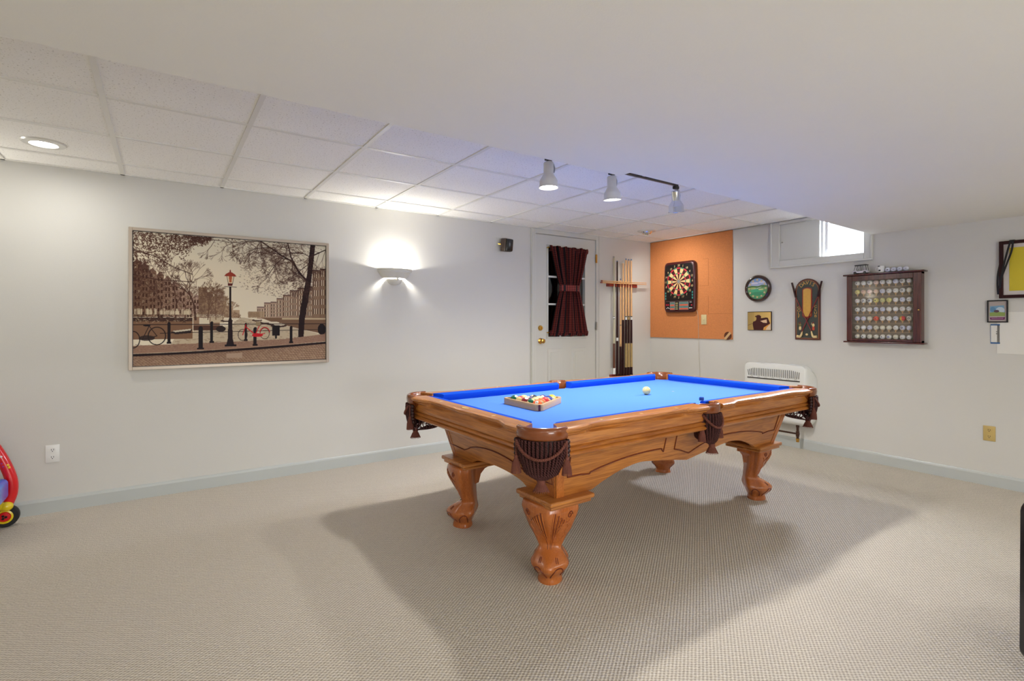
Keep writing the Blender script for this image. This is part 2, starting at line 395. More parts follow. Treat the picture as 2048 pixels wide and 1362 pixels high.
class Ras:
    def __init__(s, W, H, col=(200, 190, 170)):
        s.W, s.H = W, H; s.a = np.zeros((H, W, 3)); s.a[:] = np.array(col)/255
        s.yy, s.xx = np.mgrid[0:H, 0:W].astype(float)
    def blend(s, mask, col, al=1.0):
        mask = (mask*al)[..., None]; s.a[:] = s.a*(1-mask)+np.array(col)/255*mask
    def win(s, x0, x1, y0, y1):
        return slice(max(0, int(y0)), min(s.H, int(y1)+1)), slice(max(0, int(x0)), min(s.W, int(x1)+1))
    def line(s, p, q, w, col, al=1.0):
        (x0, y0), (x1, y1) = p, q; m = w+1.5
        sl = s.win(min(x0, x1)-m, max(x0, x1)+m, min(y0, y1)-m, max(y0, y1)+m)
        X = s.xx[sl]; Y = s.yy[sl]
        if X.size == 0: return
        dx, dy = x1-x0, y1-y0; L = dx*dx+dy*dy+1e-9
        t = np.clip(((X-x0)*dx+(Y-y0)*dy)/L, 0, 1)
        d = np.hypot(X-x0-t*dx, Y-y0-t*dy); mk = np.clip(w/2+0.5-d, 0, 1)*min(1, w)*al
        s.a[sl] = s.a[sl]*(1-mk[..., None])+np.array(col)/255*mk[..., None]
    def pl(s, pts, w, col, al=1.0):
        for a, b in zip(pts[:-1], pts[1:]): s.line(a, b, w, col, al)
    def rect(s, x0, x1, y0, y1, col, al=1.0):
        sl = s.win(x0, x1, y0, y1); s.a[sl] = s.a[sl]*(1-al)+np.array(col)/255*al
    def poly(s, pts, col, al=1.0):
        xs = [p[0] for p in pts]; ys = [p[1] for p in pts]; sl = s.win(min(xs)-1, max(xs)+1, min(ys)-1, max(ys)+1)
        X = s.xx[sl]; Y = s.yy[sl]; ins = np.zeros(X.shape, bool)
        for i in range(len(pts)):
            x0, y0 = pts[i]; x1, y1 = pts[(i+1) % len(pts)]
            if y0 == y1: continue
            c = ((y0 > Y) != (y1 > Y)) & (X < (x1-x0)*(Y-y0)/(y1-y0)+x0); ins ^= c
        mk = ins[..., None]*al; s.a[sl] = s.a[sl]*(1-mk)+np.array(col)/255*mk
    def ell(s, cx, cy, rx, ry, col, al=1.0):
        sl = s.win(cx-rx-1, cx+rx+1, cy-ry-1, cy+ry+1); X = s.xx[sl]; Y = s.yy[sl]
        mk = (((X-cx)/rx)**2+((Y-cy)/ry)**2 <= 1)[..., None]*al
        s.a[sl] = s.a[sl]*(1-mk)+np.array(col)/255*mk
    def ring(s, cx, cy, rx, ry, w, col, al=1.0, n=28):
        s.pl([(cx+rx*math.cos(2*PI*k/n), cy+ry*math.sin(2*PI*k/n)) for k in range(n+1)], w, col, al)

# ------------------------------------------------------------------ room shell
H = 2.30; XL = -9.0; YF = -8.0; T = 0.12
def struct(name, bm, m, ang=None, parent=None):
    o = obj(name, bm, m, parent, ang); 
    if parent is None: o['kind'] = 'structure'
    return o
b = NB(); box(b, XL-T, T, YF-T, T, -0.10, 0); struct('floor', b, M['carpet'])
b = NB(); box(b, XL-T, T, YF-T, T, H, H+0.10); ceil = struct('ceiling', b, M['tile'])
gm = NB()
GX = [-6.113+0.61*k for k in range(-4, 11)]; GY = [-0.300-0.61*k for k in range(0, 4)]
for x in GX: box(gm, x-0.012, x+0.012, -2.66, -0.001, H-0.007, H+0.002)
for y in GY:
    for i in range(len(GX)-1): box(gm, GX[i]+0.012, GX[i+1]-0.012, y-0.012, y+0.012, H-0.006, H+0.002)
box(gm, XL, -0.001, -0.020, -0.0005, H-0.007, H+0.002); box(gm, -0.020, -0.0005, -2.66, -0.02, H-0.007, H+0.002)
struct('ceiling_grid', gm, M['grid'], parent=ceil)
DX0, DX1, DZ = -1.885, -0.982, 2.238
b = NB(); box(b, XL-T, DX0, 0, T, 0, H); box(b, DX1, 0, 0, T, 0, H); box(b, DX0, DX1, 0, T, DZ, H)
struct('wall_left', b, M['wall'])
WY0, WY1, WZ0, WZ1 = -2.475, -1.700, 1.893, 2.262
b = NB(); box(b, 0, T, WY1, T, 0, H); box(b, 0, T, YF-T, WY0, 0, H); box(b, 0, T, WY0, WY1, 0, WZ0); box(b, 0, T, WY0, WY1, WZ1, H)
struct('wall_right', b, M['wall'])
b = NB(); box(b, XL-T, XL, YF-T, 0, 0, H); struct('wall_far_left', b, M['wall'])
b = NB(); box(b, XL, -5.3, YF-T, YF, 0, H); box(b, -3.3, 0, YF-T, YF, 0, H); box(b, -5.3, -3.3, YF-T, YF, 2.15, H); box(b, -5.3, -3.3, YF-T, YF, 0, 0.12)
struct('wall_behind_camera', b, M['wall'])
b = NB()
pts = [(XL, -2.58), (-3.235, -2.575), (-3.235, -2.645), (-1.70, -2.615), (0, -2.535), (0, -5.3), (XL, -5.3)]
prism(b, pts, lambda u, v, w: (u, v, 2.047+w), H-2.047)
struct('ceiling_soffit', b, M['soffit'])
def baseboard(name, fn, L0, L1):
    b = NB(); prof = [(0, 0), (0.014, 0), (0.014, 0.078), (0.010, 0.090), (0.006, 0.0975), (0, 0.0975)]
    rings = [[fn(L, d, z) for d, z in prof] for L in (L0, L1)]
    loft(b, rings); return struct(name, b, M['trim'])
baseboard('baseboard_left', lambda L, d, z: (L, -d, z), XL, -1.943)
o = baseboard('baseboard_left_far', lambda L, d, z: (L, -d, z), -0.925, -0.015)
baseboard('baseboard_right', lambda L, d, z: (-d, L, z), YF, 0)

# ------------------------------------------------------------------ door in the left wall
d1 = empty('door_1', (0, 0, 0), kind='structure')
b = NB()
gx0, gx1, gz0, gz1 = -1.708, -1.150, 1.090, 2.110
yF = -0.004
for (x0, x1, z0, z1) in ((DX0+0.004, gx0, 0.03, DZ-0.004), (gx1, DX1-0.004, 0.03, DZ-0.004), (gx0, gx1, 0.03, gz0), (gx0, gx1, gz1, DZ-0.004)):
    box(b, x0, x1, yF, 0.040, z0, z1)
# raised lower panels
for (x0, x1) in ((-1.715, -1.505), (-1.355, -1.146)):
    for (z0, z1) in ((0.25, 0.965),):
        for k, (ins, dep) in enumerate(((0, 0.010), (0.035, 0.014))):
            box(b, x0+ins, x1-ins, yF-dep, yF+0.01, z0+ins, z1-ins, bev=0.009)
obj('door_slab', b, M['casing'], d1, None)
b = NB()   # jamb and casing
def casing(b, x0, x1, z0, z1, vertical):
    box(b, x0, x1, -0.018, 0.0, z0, z1, bev=0.003)
box(b, -1.943, DX0-0.001, -0.018, -0.0005, 0, H-0.008, bev=0.003)
box(b, -1.938, -1.918, -0.024, -0.017, 0, H-0.012, bev=0.003)
box(b, DX1+0.001, -0.922, -0.018, -0.0005, 0, H-0.008, bev=0.003)
box(b, -0.944, -0.926, -0.024, -0.017, 0, H-0.012, bev=0.003)
box(b, DX0-0.001, DX1+0.001, -0.018, -0.0005, DZ+0.001, H-0.008, bev=0.003)
obj('door_frame', b, M['casing'], d1, 30)
b = NB()   # lite frame
for (x0, x1, z0, z1) in ((gx0-0.018, gx0+0.006, gz0-0.018, gz1+0.018), (gx1-0.006, gx1+0.018, gz0-0.018, gz1+0.018), (gx0, gx1, gz0-0.018, gz0+0.006), (gx0, gx1, gz1-0.006, gz1+0.018)):
    box(b, x0, x1, yF-0.008, yF+0.004, z0, z1, bev=0.002)
obj('glazing_frame', b, M['casing'], d1, 30)
b = NB()
for z in (1.462, 1.772): box(b, gx0, gx1, -0.004, 0.016, z-0.010, z+0.010, bev=0.003)
for x in (-1.52, -1.335): box(b, x-0.010, x+0.010, -0.003, 0.015, gz0, gz1, bev=0.003)
obj('glazing_bar', b, M['white'], d1, 30)
b = NB(); box(b, gx0+0.001, gx1-0.001, 0.017, 0.021, gz0+0.001, gz1-0.001); obj('glass_pane', b, M['glass'], d1, None)
b = NB(); box(b, -1.95, -0.90, 0.16, 0.20, 0.0, 2.28); box(b, -1.24, -0.90, 0.12, 0.16, 0.0, 2.28, mi=1)
obj('added_backing', b, [M['backing_black'], M['backing_brown']], d1, None)  # dark backing added behind the door glass to block the bright sky
def knob(parent, x, z, r, name):
    b = NB(); vs = lathe(b, [(0.0, 0), (0.030, 0), (0.032, 0.005), (0.024, 0.010), (0.012, 0.016), (0.011, 0.034), (r*0.8, 0.038), (r, 0.050), (r*0.95, 0.062), (r*0.5, 0.070), (0, 0.071)], 20)
    xform(b, vs, Matrix.Translation((x, yF, z)) @ Matrix.Rotation(PI/2, 4, 'X'))
    return obj(name, b, M['brass'], parent)
knob(d1, -1.813, 1.052, 0.026, 'door_knob')
b = NB(); vs = lathe(b, [(0, 0), (0.030, 0), (0.030, 0.010), (0.022, 0.022), (0.010, 0.024), (0.0, 0.024)], 20)
vs += box(b, -0.004, 0.004, -0.016, 0.016, 0.020, 0.036, bev=0.002)
xform(b, [v for v in b.verts], Matrix.Translation((-1.813, yF, 1.195)) @ Matrix.Rotation(PI/2, 4, 'X'))
obj('deadbolt', b, M['brass'], d1)
for z in (2.017, 1.214, 0.35):
    b = NB(); cyl(b, (DX1-0.001, -0.024, z-0.05), (DX1-0.001, -0.024, z+0.05), 0.006, 10); box(b, DX1-0.012, DX1+0.014, -0.021, -0.017, z-0.05, z+0.05)
    o = obj('hinge', b, M['brass'] if z > 2 else M['steel'], d1)

# ------------------------------------------------------------------ window high in the right wall
w1 = empty('window_1', (0, 0, 0), kind='structure')
b = NB(); cw = 0.088
def casing_r(y0, y1, z0, z1): box(b, -0.018, -0.0005, y0, y1, z0, z1, bev=0.004)
casing_r(WY0-0.072, WY0+0.002, WZ0-0.078, H-0.001); casing_r(WY1-0.002, WY1+0.094, WZ0-0.078, H-0.009)
casing_r(WY0+0.002, WY1-0.002, WZ0-0.078, WZ0+0.001); box(b, -0.018, -0.0005, WY0+0.002, WY1-0.002, WZ1-0.001, H-0.009, bev=0.004)
box(b, -0.026, -0.017, WY0-0.070, WY1+0.092, WZ0-0.076, WZ0-0.058, bev=0.003)
box(b, -0.026, -0.017, WY1+0.074, WY1+0.092, WZ0-0.058, H-0.010, bev=0.003); box(b, -0.026, -0.017, WY0-0.070, WY0-0.052, WZ0-0.058, 2.04, bev=0.003)
obj('window_frame', b, M['casing'], w1, 30)
b = NB(); box(b, 0.004, 0.030, -2.084, WY1-0.0005, WZ0+0.0005, WZ1-0.0005, bev=0.001); obj('window_panel', b, M['casing'], w1, 30)
b = NB(); sphere(b, (0.002, -1.722, 2.08), 0.008); obj('panel_knob', b, M['steel'], w1)
b = NB()
box(b, 0.025, 0.060, -2.110, -2.086, WZ0, WZ1, bev=0.003); box(b, 0.035, 0.070, -2.150, -2.118, WZ0, WZ1, bev=0.003)
box(b, 0.035, 0.070, WY0+0.001, WY0+0.020, WZ0, WZ1, bev=0.003); box(b, 0.035, 0.070, -2.150, WY0+0.001, WZ0, WZ0+0.016, bev=0.003); box(b, 0.035, 0.070, -2.150, WY0+0.001, WZ1-0.016, WZ1, bev=0.003)
box(b, 0.028, 0.036, -2.150, -2.120, WZ0+0.03, WZ0+0.07, bev=0.002)
obj('window_sash', b, M['white'], w1, 30)
b = NB(); box(b, 0.050, 0.054, -2.455, -2.150, WZ0+0.016, WZ1-0.016); obj('window_glass', b, M['glass'], w1, None)
# areaway siding seen through the glass
ext = empty('neighbour_siding', (0, 0, 0), label='white clapboard siding seen outside through the high window', cat='siding')
b = NB()
for k in range(7): box(b, 1.60-0.012*(k % 2), 1.64, -3.6, -1.2, 1.75+0.10*k, 1.848+0.10*k, bev=0.004)
obj('clapboard', b, M['siding'], ext, 30)

# ------------------------------------------------------------------ ceiling lights
def downlight(x, y, z, lit, label, power=0, eyeball=False, group='round recessed lights in the ceiling'):
    t = empty('recessed_light', (x, y, z), label=label, cat='ceiling light', group=group)
    b = NB(); lathe(b, [(0.062, 0.0), (0.066, -0.012), (0.098, -0.008), (0.105, -0.001), (0.105, 0.0), (0.062, 0.0)], 36, cap=False); obj('trim_ring', b, M['lampwhite'], t)
    if eyeball:
        b = NB(); vs = lathe(b, [(0.0, -0.030), (0.034, -0.030), (0.040, -0.036), (0.056, -0.018), (0.062, 0.0), (0.0, 0.0)], 28); xform(b, vs, Matrix.Rotation(math.radians(14), 4, 'Y')); obj('eyeball', b, M['chrome'], t)
        b = NB(); vs = sphere(b, (0.0, 0, -0.026), 0.028, 16, 10, (1, 1, 0.6)); obj('bulb', b, M['steel'], t)
    else:
        b = NB(); lathe(b, [(0.0, -0.012), (0.03, -0.011), (0.055, -0.006), (0.062, 0.0), (0.0, 0.0)], 28); obj('bulb', b, M['bulb'] if lit else M['white'], t)
    return t
t = downlight(-5.842, -0.540, H, True, 'lit round recessed light in the tiled ceiling above the left wall')
lamp('recessed_glow', 'AREA', (0, 0, -0.03), P_CAN, NEUT, (0, 0, 0), t, shape='DISK', size=0.11)
t = downlight(-0.700, -0.545, H, True, 'recessed eyeball light in the ceiling near the corner by the cork board', eyeball=True)
lamp('eyeball_glow', 'SPOT', (0, 0, -0.05), P_EYE*3.0, WARM, (0, math.radians(-38), 0), t, spot_size=math.radians(135), spot_blend=0.9, shadow_soft_size=0.03)
for x, lab in ((-7.4, 'far left of the four'), (-5.2, 'second of the four from the left'), (-3.0, 'third of the four from the left'), (-1.0, 'nearest the right wall')):
    t = downlight(x, -6.4, H, True, 'added unseen fill light behind the viewpoint, '+lab, group='added fill lights behind the viewpoint')
    lamp('recessed_glow', 'AREA', (0, 0, -0.03), P_BACK, NEUT, (0, 0, 0), t, shape='DISK', size=0.12)  # four unseen downlights added to raise the ambient fill
t = downlight(-7.9, -0.54, H, True, 'lit recessed light beyond the left end of the picture wall')
lamp('recessed_glow', 'AREA', (0, 0, -0.03), P_CAN, NEUT, (0, 0, 0), t, shape='DISK', size=0.11)

# track with three spot heads
tr = empty('light_track', (-2.70, -2.035, H), label='slim dark light track along the ceiling behind the low soffit edge', cat='light track')
b = NB(); box(b, -0.80, 0.635, -0.010, 0.010, -0.018, -0.004, bev=0.002); obj('rail', b, mat('bronze_track', (84, 76, 66), 0.4, 0.5), tr, 30)
def track_head(x, tilt, az, m, lit, label, body_m):
    t = empty('track_spotlight', (x, -2.035, H-0.02), label=label, cat='spotlight', group='spotlight heads on the ceiling track')
    b = NB(); box(b, -0.022, 0.022, -0.014, 0.014, -0.022, 0, bev=0.002); obj('adapter', b, M['dark'], t, 30)
    b = NB(); tube(b, crom([(0.0, 0, -0.018), (0.030, 0, -0.030), (0.046, 0, -0.060), (0.042, 0, -0.090)], 5), 0.0045, 8); obj('bracket_arm', b, M['steel'], t)
    mt = Matrix.Translation((0, 0, -0.085)) @ Matrix.Rotation(az, 4, 'Z') @ Matrix.Rotation(tilt, 4, 'Y')
    b = NB(); vs = lathe(b, [(0.0, 0.052), (0.026, 0.052), (0.031, 0.046), (0.031, -0.018), (0.034, -0.026), (0.050, -0.052), (0.055, -0.062), (0.056, -0.096), (0.061, -0.104), (0.060, -0.107), (0.053, -0.100), (0.050, -0.085), (0.0, -0.080)], 32)
    xform(b, vs, mt); obj('lamp_head', b, body_m, t)
    b = NB(); vs = lathe(b, [(0.0, -0.103), (0.030, -0.101), (0.052, -0.094), (0.052, -0.088), (0.0, -0.086)], 28); xform(b, vs, mt); obj('bulb', b, m, t)
    return t, mt
for x, tl, az, lab, bm_ in ((-3.30, 0.0, 0.0, 'lit white track spotlight pointing straight down, leftmost of the three', M['lampwhite']),
                       (-2.755, -0.10, 0.5, 'lit white track spotlight in the middle of the three on the ceiling track', M['lampwhite']),
                       (-2.085, math.radians(-19), math.radians(32), 'polished chrome track spotlight, rightmost of three, tilted away', M['chrome'])):
    t, mt = track_head(x, tl, az, M['bulb'], True, lab, bm_)
    p = mt @ Vector((0, 0, -0.120)); l = lamp('spot_glow', 'SPOT', p, P_TRACK*(0.9 if x > -2.2 else 1.0), NEUT, (0, 0, 0), t, spot_size=math.radians(156), spot_blend=0.75, shadow_soft_size=0.045)
    l.rotation_euler = (mt.to_3x3()).to_euler()

# ------------------------------------------------------------------ wall sconce
for sx0, lab in ((-3.500, 'white half-bowl wall sconce, lit, between the canal picture and the door'), (-6.75, 'unseen white half-bowl sconce added for ceiling light, left of the canal picture')):  # second sconce is out of view, added to brighten the left ceiling
    sc = empty('wall_sconce', (sx0, 0, 1.60), label=lab, cat='wall lamp', group='matching wall sconces, the left one added unseen')
    b = NB(); prof = [(0.158, 0.146), (0.166, 0.148), (0.168, 0.138), (0.162, 0.133), (0.163, 0.126), (0.157, 0.122), (0.158, 0.115), (0.150, 0.108), (0.132, 0.082), (0.108, 0.062), (0.102, 0.062), (0.126, 0.084), (0.145, 0.110), (0.158, 0.146)]
    lathe(b, prof, 32, a0=PI, a1=2*PI, sy=0.72, cap=False); obj('bowl', b, M['ceramic'], sc)
    b = NB(); lathe(b, [(0.0, 0.0), (0.030, 0.003), (0.052, 0.014), (0.068, 0.034), (0.078, 0.054), (0.070, 0.056), (0.058, 0.034), (0.0, 0.012)], 24, a0=PI, a1=2*PI, sy=0.8, cap=False); obj('lower_cup', b, M['ceramic'], sc)
    b = NB(); box(b, -0.006, 0.006, -0.085, -0.062, 0.035, 0.075); obj('strut', b, M['ceramic'], sc)
    b = NB(); sphere(b, (0, -0.055, 0.082), 0.022, 14, 10, (1, 1, 1.2)); obj('bulb', b, M['bulb_soft'], sc)
    lamp('sconce_glow', 'POINT', (0, -0.055, 0.115), P_SCONCE, WARM, (0, 0, 0), sc, shadow_soft_size=0.025)

# ------------------------------------------------------------------ speaker
sp = empty('wall_speaker', (-2.365, 0, 2.06), label='small black wall speaker on a swivel bracket left of the door top', cat='speaker')
b = NB(); box(b, -0.030, 0.030, -0.006, -0.0005, -0.01, 0.085, bev=0.002); obj('wall_plate', b, M['casing'], sp, 30)
b = NB(); cyl(b, (0.0, -0.006, 0.02), (0.028, -0.045, 0.01), 0.009, 10); obj('bracket', b, M['brass'], sp)
b = NB(); vs = box(b, -0.048, 0.030, -0.048, 0.048, -0.068, 0.068, bev=0.010, seg=2)
vs2 = box(b, 0.028, 0.052, -0.045, 0.045, -0.064, 0.064, bev=0.012, seg=2, mi=1)
# grille faces into the room
xform(b, [v for v in b.verts], Matrix.Translation((0.055, -0.085, 0.0)) @ Matrix.Rotation(math.radians(-80), 4, 'Z') @ Matrix.Rotation(math.radians(6), 4, 'Y'))
obj('cabinet', b, [mat('speaker_side', (64, 48, 34), 0.3), M['black']], sp, 40)

# ------------------------------------------------------------------ outlets and switch
def outlet(loc, rotz, m, label, dark=M['dark'], sw=False):
    t = empty('wall_outlet' if not sw else 'wall_switch', loc, (0, 0, rotz), label=label, cat='outlet' if not sw else 'switch')
    b = NB(); box(b, -0.036, 0.036, -0.006, -0.0003, -0.058, 0.058, bev=0.003, seg=2); obj('cover_plate', b, m, t, 40)
    if not sw:
        for dz in (-0.024, 0.024):
            b = NB(); lathe(b, [(0, 0), (0.016, 0), (0.016, 0.003), (0, 0.003)], 20); xform(b, b.verts[:], Matrix.Translation((0, -0.005, dz)) @ Matrix.Rotation(PI/2, 4, 'X'))
            o = obj('receptacle', b, m, t)
            b = NB(); box(b, -0.007, -0.0045, -0.0085, -0.0075, dz-0.002, dz+0.008); box(b, 0.0045, 0.007, -0.0085, -0.0075, dz-0.002, dz+0.008)
            lathe(b, [(0, 0), (0.0028, 0), (0.0028, 0.001), (0, 0.001)], 10); xform(b, b.verts[-40:], Matrix.Translation((0, -0.0078, dz-0.008)) @ Matrix.Rotation(PI/2, 4, 'X'))
            obj('slots', b, dark, o)
    else:
        b = NB(); box(b, -0.006, 0.006, -0.016, -0.005, -0.012, 0.006, bev=0.002); obj('toggle', b, m, t, 40)
    return t
outlet((-5.874, 0, 0.388), 0, M['white'], 'white double outlet low on the left wall below the canal picture')
outlet((-0.690, 0, 0.640), 0, M['white'], 'white double outlet on the wall just left of the cue bottoms')
outlet((0, -3.328, 0.402), -PI/2, M['almond'], 'tan double outlet low on the right wall')

# ------------------------------------------------------------------ framed canal print
def canal():
    W, Hh = 560, 392
    R = Ras(W, Hh); rnd = random.Random(4)
    yy = R.yy/Hh; xx = R.xx/W
    top = np.array((208, 200, 178))/255; mid = np.array((226, 212, 184))/255; low = np.array((232, 220, 194))/255
    t = np.clip(yy/0.62, 0, 1)[..., None]
    R.a[:] = np.where(t < 0.5, top*(1-2*t)+mid*2*t, mid*(2-2*t)+low*(2*t-1))
    def C(*c): return c
    hz = 0.635*Hh
    # far haze trees and houses toward the vanishing point (0.52, .635)
    vx = 0.525*W
    # left side: bank of houses, darker toward the left edge
    for k in range(9):
        x0 = k*0.034*W; x1 = x0+0.035*W; h0 = (0.225+0.030*k+0.02*rnd.random())*Hh
        c = 100+9*k; R.rect(x0, x1, h0, hz, (c+12, c-18, c-38))
        R.poly([(x0, h0), ((x0+x1)/2, h0-0.03*Hh), (x1, h0)], (c-6, c-34, c-48))
        for r_ in range(8):
            for q in range(2):
                wx = x0+4+q*8; wy = h0+8+r_*18
                if wy < hz-6: R.rect(wx, wx+4, wy, wy+9, (66, 38, 28)); R.line((wx+5, wy), (wx+5, wy+9), 1, (186, 160, 126), .6)
                if (k*3+r_*5+q) % 7 == 0: R.rect(wx, wx+3, wy+1, wy+8, (204, 184, 150), .7)
    for k in range(6):
        x0 = (0.30+k*0.034)*W; x1 = x0+0.036*W; h0 = (0.40+0.035*k)*Hh; c = 150+7*k
        R.rect(x0, x1, h0, hz, (c, c-28, c-58))
    # right side houses
    tops = [(0.60, 0.545), (0.64, 0.51), (0.675, 0.50), (0.71, 0.47), (0.745, 0.44), (0.785, 0.40), (0.83, 0.375), (0.875, 0.36), (0.92, 0.215), (0.965, 0.20)]
    for k, (fx, fy) in enumerate(tops):
        x0 = fx*W; x1 = (tops[k+1][0] if k+1 < len(tops) else 1.01)*W; h0 = fy*Hh
        c = 186-6*k; R.rect(x0, x1, h0, hz+4, (c, c-28, c-50))
        R.rect(x0, x1, h0, h0+3, (c-60, c-84, c-92)); R.line((x0, h0), (x0, hz), 1.0, (c-50, c-78, c-90), .7)
        n = max(2, int((x1-x0)/7)); rows = 4 if k < 6 else 5
        for i in range(n):
            for j in range(rows):
                wx = x0+2.5+i*(x1-x0-3)/n; wy = h0+8+j*(hz-h0-8)/rows
                hh = (hz-h0)/rows*0.55
                R.rect(wx, wx+2.6, wy, wy+hh, (84, 56, 44) if j < rows-1 else (70, 46, 36)); R.rect(wx+2.6, wx+3.4, wy, wy+hh, (228, 212, 180))
    R.rect(0.555*W, 0.64*W, 0.585*Hh, hz, (176, 148, 116), .8)
    # quay on the right with dark arch
    R.poly([(0.62*W, hz), (W, 0.632*Hh), (W, 0.78*Hh), (0.86*W, 0.735*Hh), (0.70*W, 0.68*Hh)], (122, 92, 70))
    R.rect(0.74*W, W, 0.636*Hh, 0.648*Hh, (190, 168, 136))
    R.ell(0.975*W, 0.735*Hh, 0.025*W, 0.05*Hh, (26, 16, 16))
    # water
    R.poly([(0.51*W, hz), (0.535*W, hz), (0.86*W, 0.735*Hh), (W, 0.79*Hh), (W, 0.84*Hh), (0.16*W, 0.86*Hh), (0.20*W, 0.76*Hh), (0.46*W, 0.70*Hh)], (196, 178, 150))
    for k in range(420):
        y = hz+6+rnd.random()*0.21*Hh; s = (y-hz)/(0.22*Hh); x = vx+(rnd.random()-0.45)*W*0.9*s
        c = rnd.choice([(120, 92, 70), (214, 198, 170), (150, 124, 98), (100, 74, 58)])
        R.line((x, y), (x+4+10*s*rnd.random(), y+rnd.random()), 0.8+s*0.8, c, .55)
    # left quay, houseboat and clutter
    R.rect(0, 0.27*W, 0.655*Hh, 0.80*Hh, (128, 94, 70)); R.rect(0, 0.27*W, 0.64*Hh, 0.665*Hh, (70, 46, 38))
    for k in range(260):
        x = rnd.random()*0.27*W; y = (0.60+0.07*rnd.random())*Hh; R.line((x, y), (x+rnd.uniform(-5, 5), y+rnd.uniform(-5, 5)), 1.1, (46, 28, 24) if rnd.random() < .7 else (206, 186, 150), .8)
    R.rect(0.275*W, 0.405*W, 0.625*Hh, 0.70*Hh, (150, 118, 94)); R.rect(0.275*W, 0.425*W, 0.612*Hh, 0.628*Hh, (206, 190, 160)); R.rect(0.305*W, 0.352*W, 0.64*Hh, 0.69*Hh, (222, 208, 180))
    R.rect(0.36*W, 0.425*W, 0.632*Hh, 0.675*Hh, (196, 176, 146)); R.rect(0.275*W, 0.42*W, 0.70*Hh, 0.735*Hh, (86, 56, 44))
    R.poly([(0.165*W, 0.745*Hh), (0.27*W, 0.725*Hh), (0.262*W, 0.755*Hh), (0.19*W, 0.765*Hh)], (52, 38, 36)); R.poly([(0.175*W, 0.738*Hh), (0.265*W, 0.722*Hh), (0.26*W, 0.735*Hh), (0.19*W, 0.748*Hh)], (206, 194, 170))
    for (bx, by, s) in ((0.645, .675, 1.0), (0.69, .685, 1.2), (0.60, .655, .8), (0.44, .66, .9), (0.72, .70, 1.3)):
        R.ell(bx*W, by*Hh, 20*s, 4.5*s, (70, 48, 42)); R.ell(bx*W+2, by*Hh-3*s, 14*s, 3*s, (220, 206, 180))
    R.ell(0.41*W, 0.725*Hh, 14, 9, (44, 30, 30))
    # bare trees on the left bank
    def branch(x, y, a, L, w, d, col, lean=0.0, al=1.0):
        x2 = x+math.cos(a)*L; y2 = y-math.sin(a)*L
        R.line((x, y), (x2, y2), max(w, 0.8), col, al if w > 0.8 else al*0.75)
        if d == 0: return
        for k in range(2 if rnd.random() < .75 else 3):
            branch(x2, y2, a+rnd.uniform(-0.6, 0.6)+lean, L*rnd.uniform(0.66, 0.86), w*0.66, d-1, col, lean, al)
    for (fx, w, L, col) in ((0.19, 4.5, 46, (72, 44, 34)), (0.285, 6, 44, (64, 38, 30)), (0.235, 3, 40, (84, 54, 40)), (0.12, 3, 48, (66, 40, 32)), (0.345, 3, 30, (96, 66, 48)), (0.385, 2.6, 26, (110, 80, 58)), (0.42, 2, 20, (124, 94, 70)), (0.455, 2, 15, (140, 110, 84))):
        branch(fx*W, hz+6, PI/2+rnd.uniform(-.1, .1), L, w, 7, col, al=0.8)
    for k in range(900):
        fx = rnd.uniform(0.30, 0.51); y = hz-rnd.random()**1.4*(0.53-fx)*1.05*Hh
        R.line((fx*W, y), (fx*W+rnd.uniform(-4, 4), y+rnd.uniform(-5, 5)), 0.9, (120-int(60*(0.5-fx)*2), 88-int(50*(0.5-fx)*2), 64), .5)
    for k in range(260):
        fx = rnd.uniform(0.55, 0.61); R.line((fx*W, hz-rnd.random()*0.05*Hh), (fx*W+2, hz-rnd.random()*0.05*Hh), 1, (150, 122, 94), .5)
    for k in range(2600):
        fx = rnd.random()*0.42; y = hz-rnd.random()*(0.30-0.25*fx)*Hh-4; c = 60+int(90*fx)
        a = rnd.uniform(0, PI); R.line((fx*W, y), (fx*W+5*math.cos(a), y-5*math.sin(a)), 1.0, (c+10, c-20, c-34), .55)
    for k in range(60):
        x = rnd.random()*0.26*W; R.rect(x, x+3, hz-26+rnd.random()*10, hz-8, (216, 200, 168), .6)
    # top left foliage
    for k in range(1900):
        u = rnd.random()**1.25*0.36; v = rnd.random()**1.1*max(0.02, (0.37-0.98*u))*(1+0.25*math.sin(u*60))*rnd.uniform(0.6, 1.25)
        x = u*W; y = v*Hh; a = rnd.uniform(0, PI); l = rnd.uniform(1.5, 4.5)
        R.line((x, y), (x+l*math.cos(a), y+l*math.sin(a)), rnd.uniform(1.2, 2.4), (74, 44, 34), .85)
    R.pl([(0, 0.14*Hh), (0.09*W, 0.17*Hh), (0.18*W, 0.25*Hh), (0.27*W, 0.30*Hh)], 2, (60, 34, 28)); R.pl([(0, 0.32*Hh), (0.10*W, 0.35*Hh), (0.28*W, 0.36*Hh)], 2, (60, 34, 28))
    # big tree on the right
    tk = (38, 20, 20)
    R.poly([(0.905*W, 0), (0.935*W, 0), (0.925*W, 0.14*Hh), (0.912*W, 0.30*Hh), (0.895*W, 0.46*Hh), (0.872*W, 0.64*Hh), (0.865*W, 0.80*Hh), (0.832*W, 0.80*Hh), (0.838*W, 0.62*Hh), (0.862*W, 0.42*Hh), (0.885*W, 0.26*Hh), (0.897*W, 0.10*Hh)], tk)
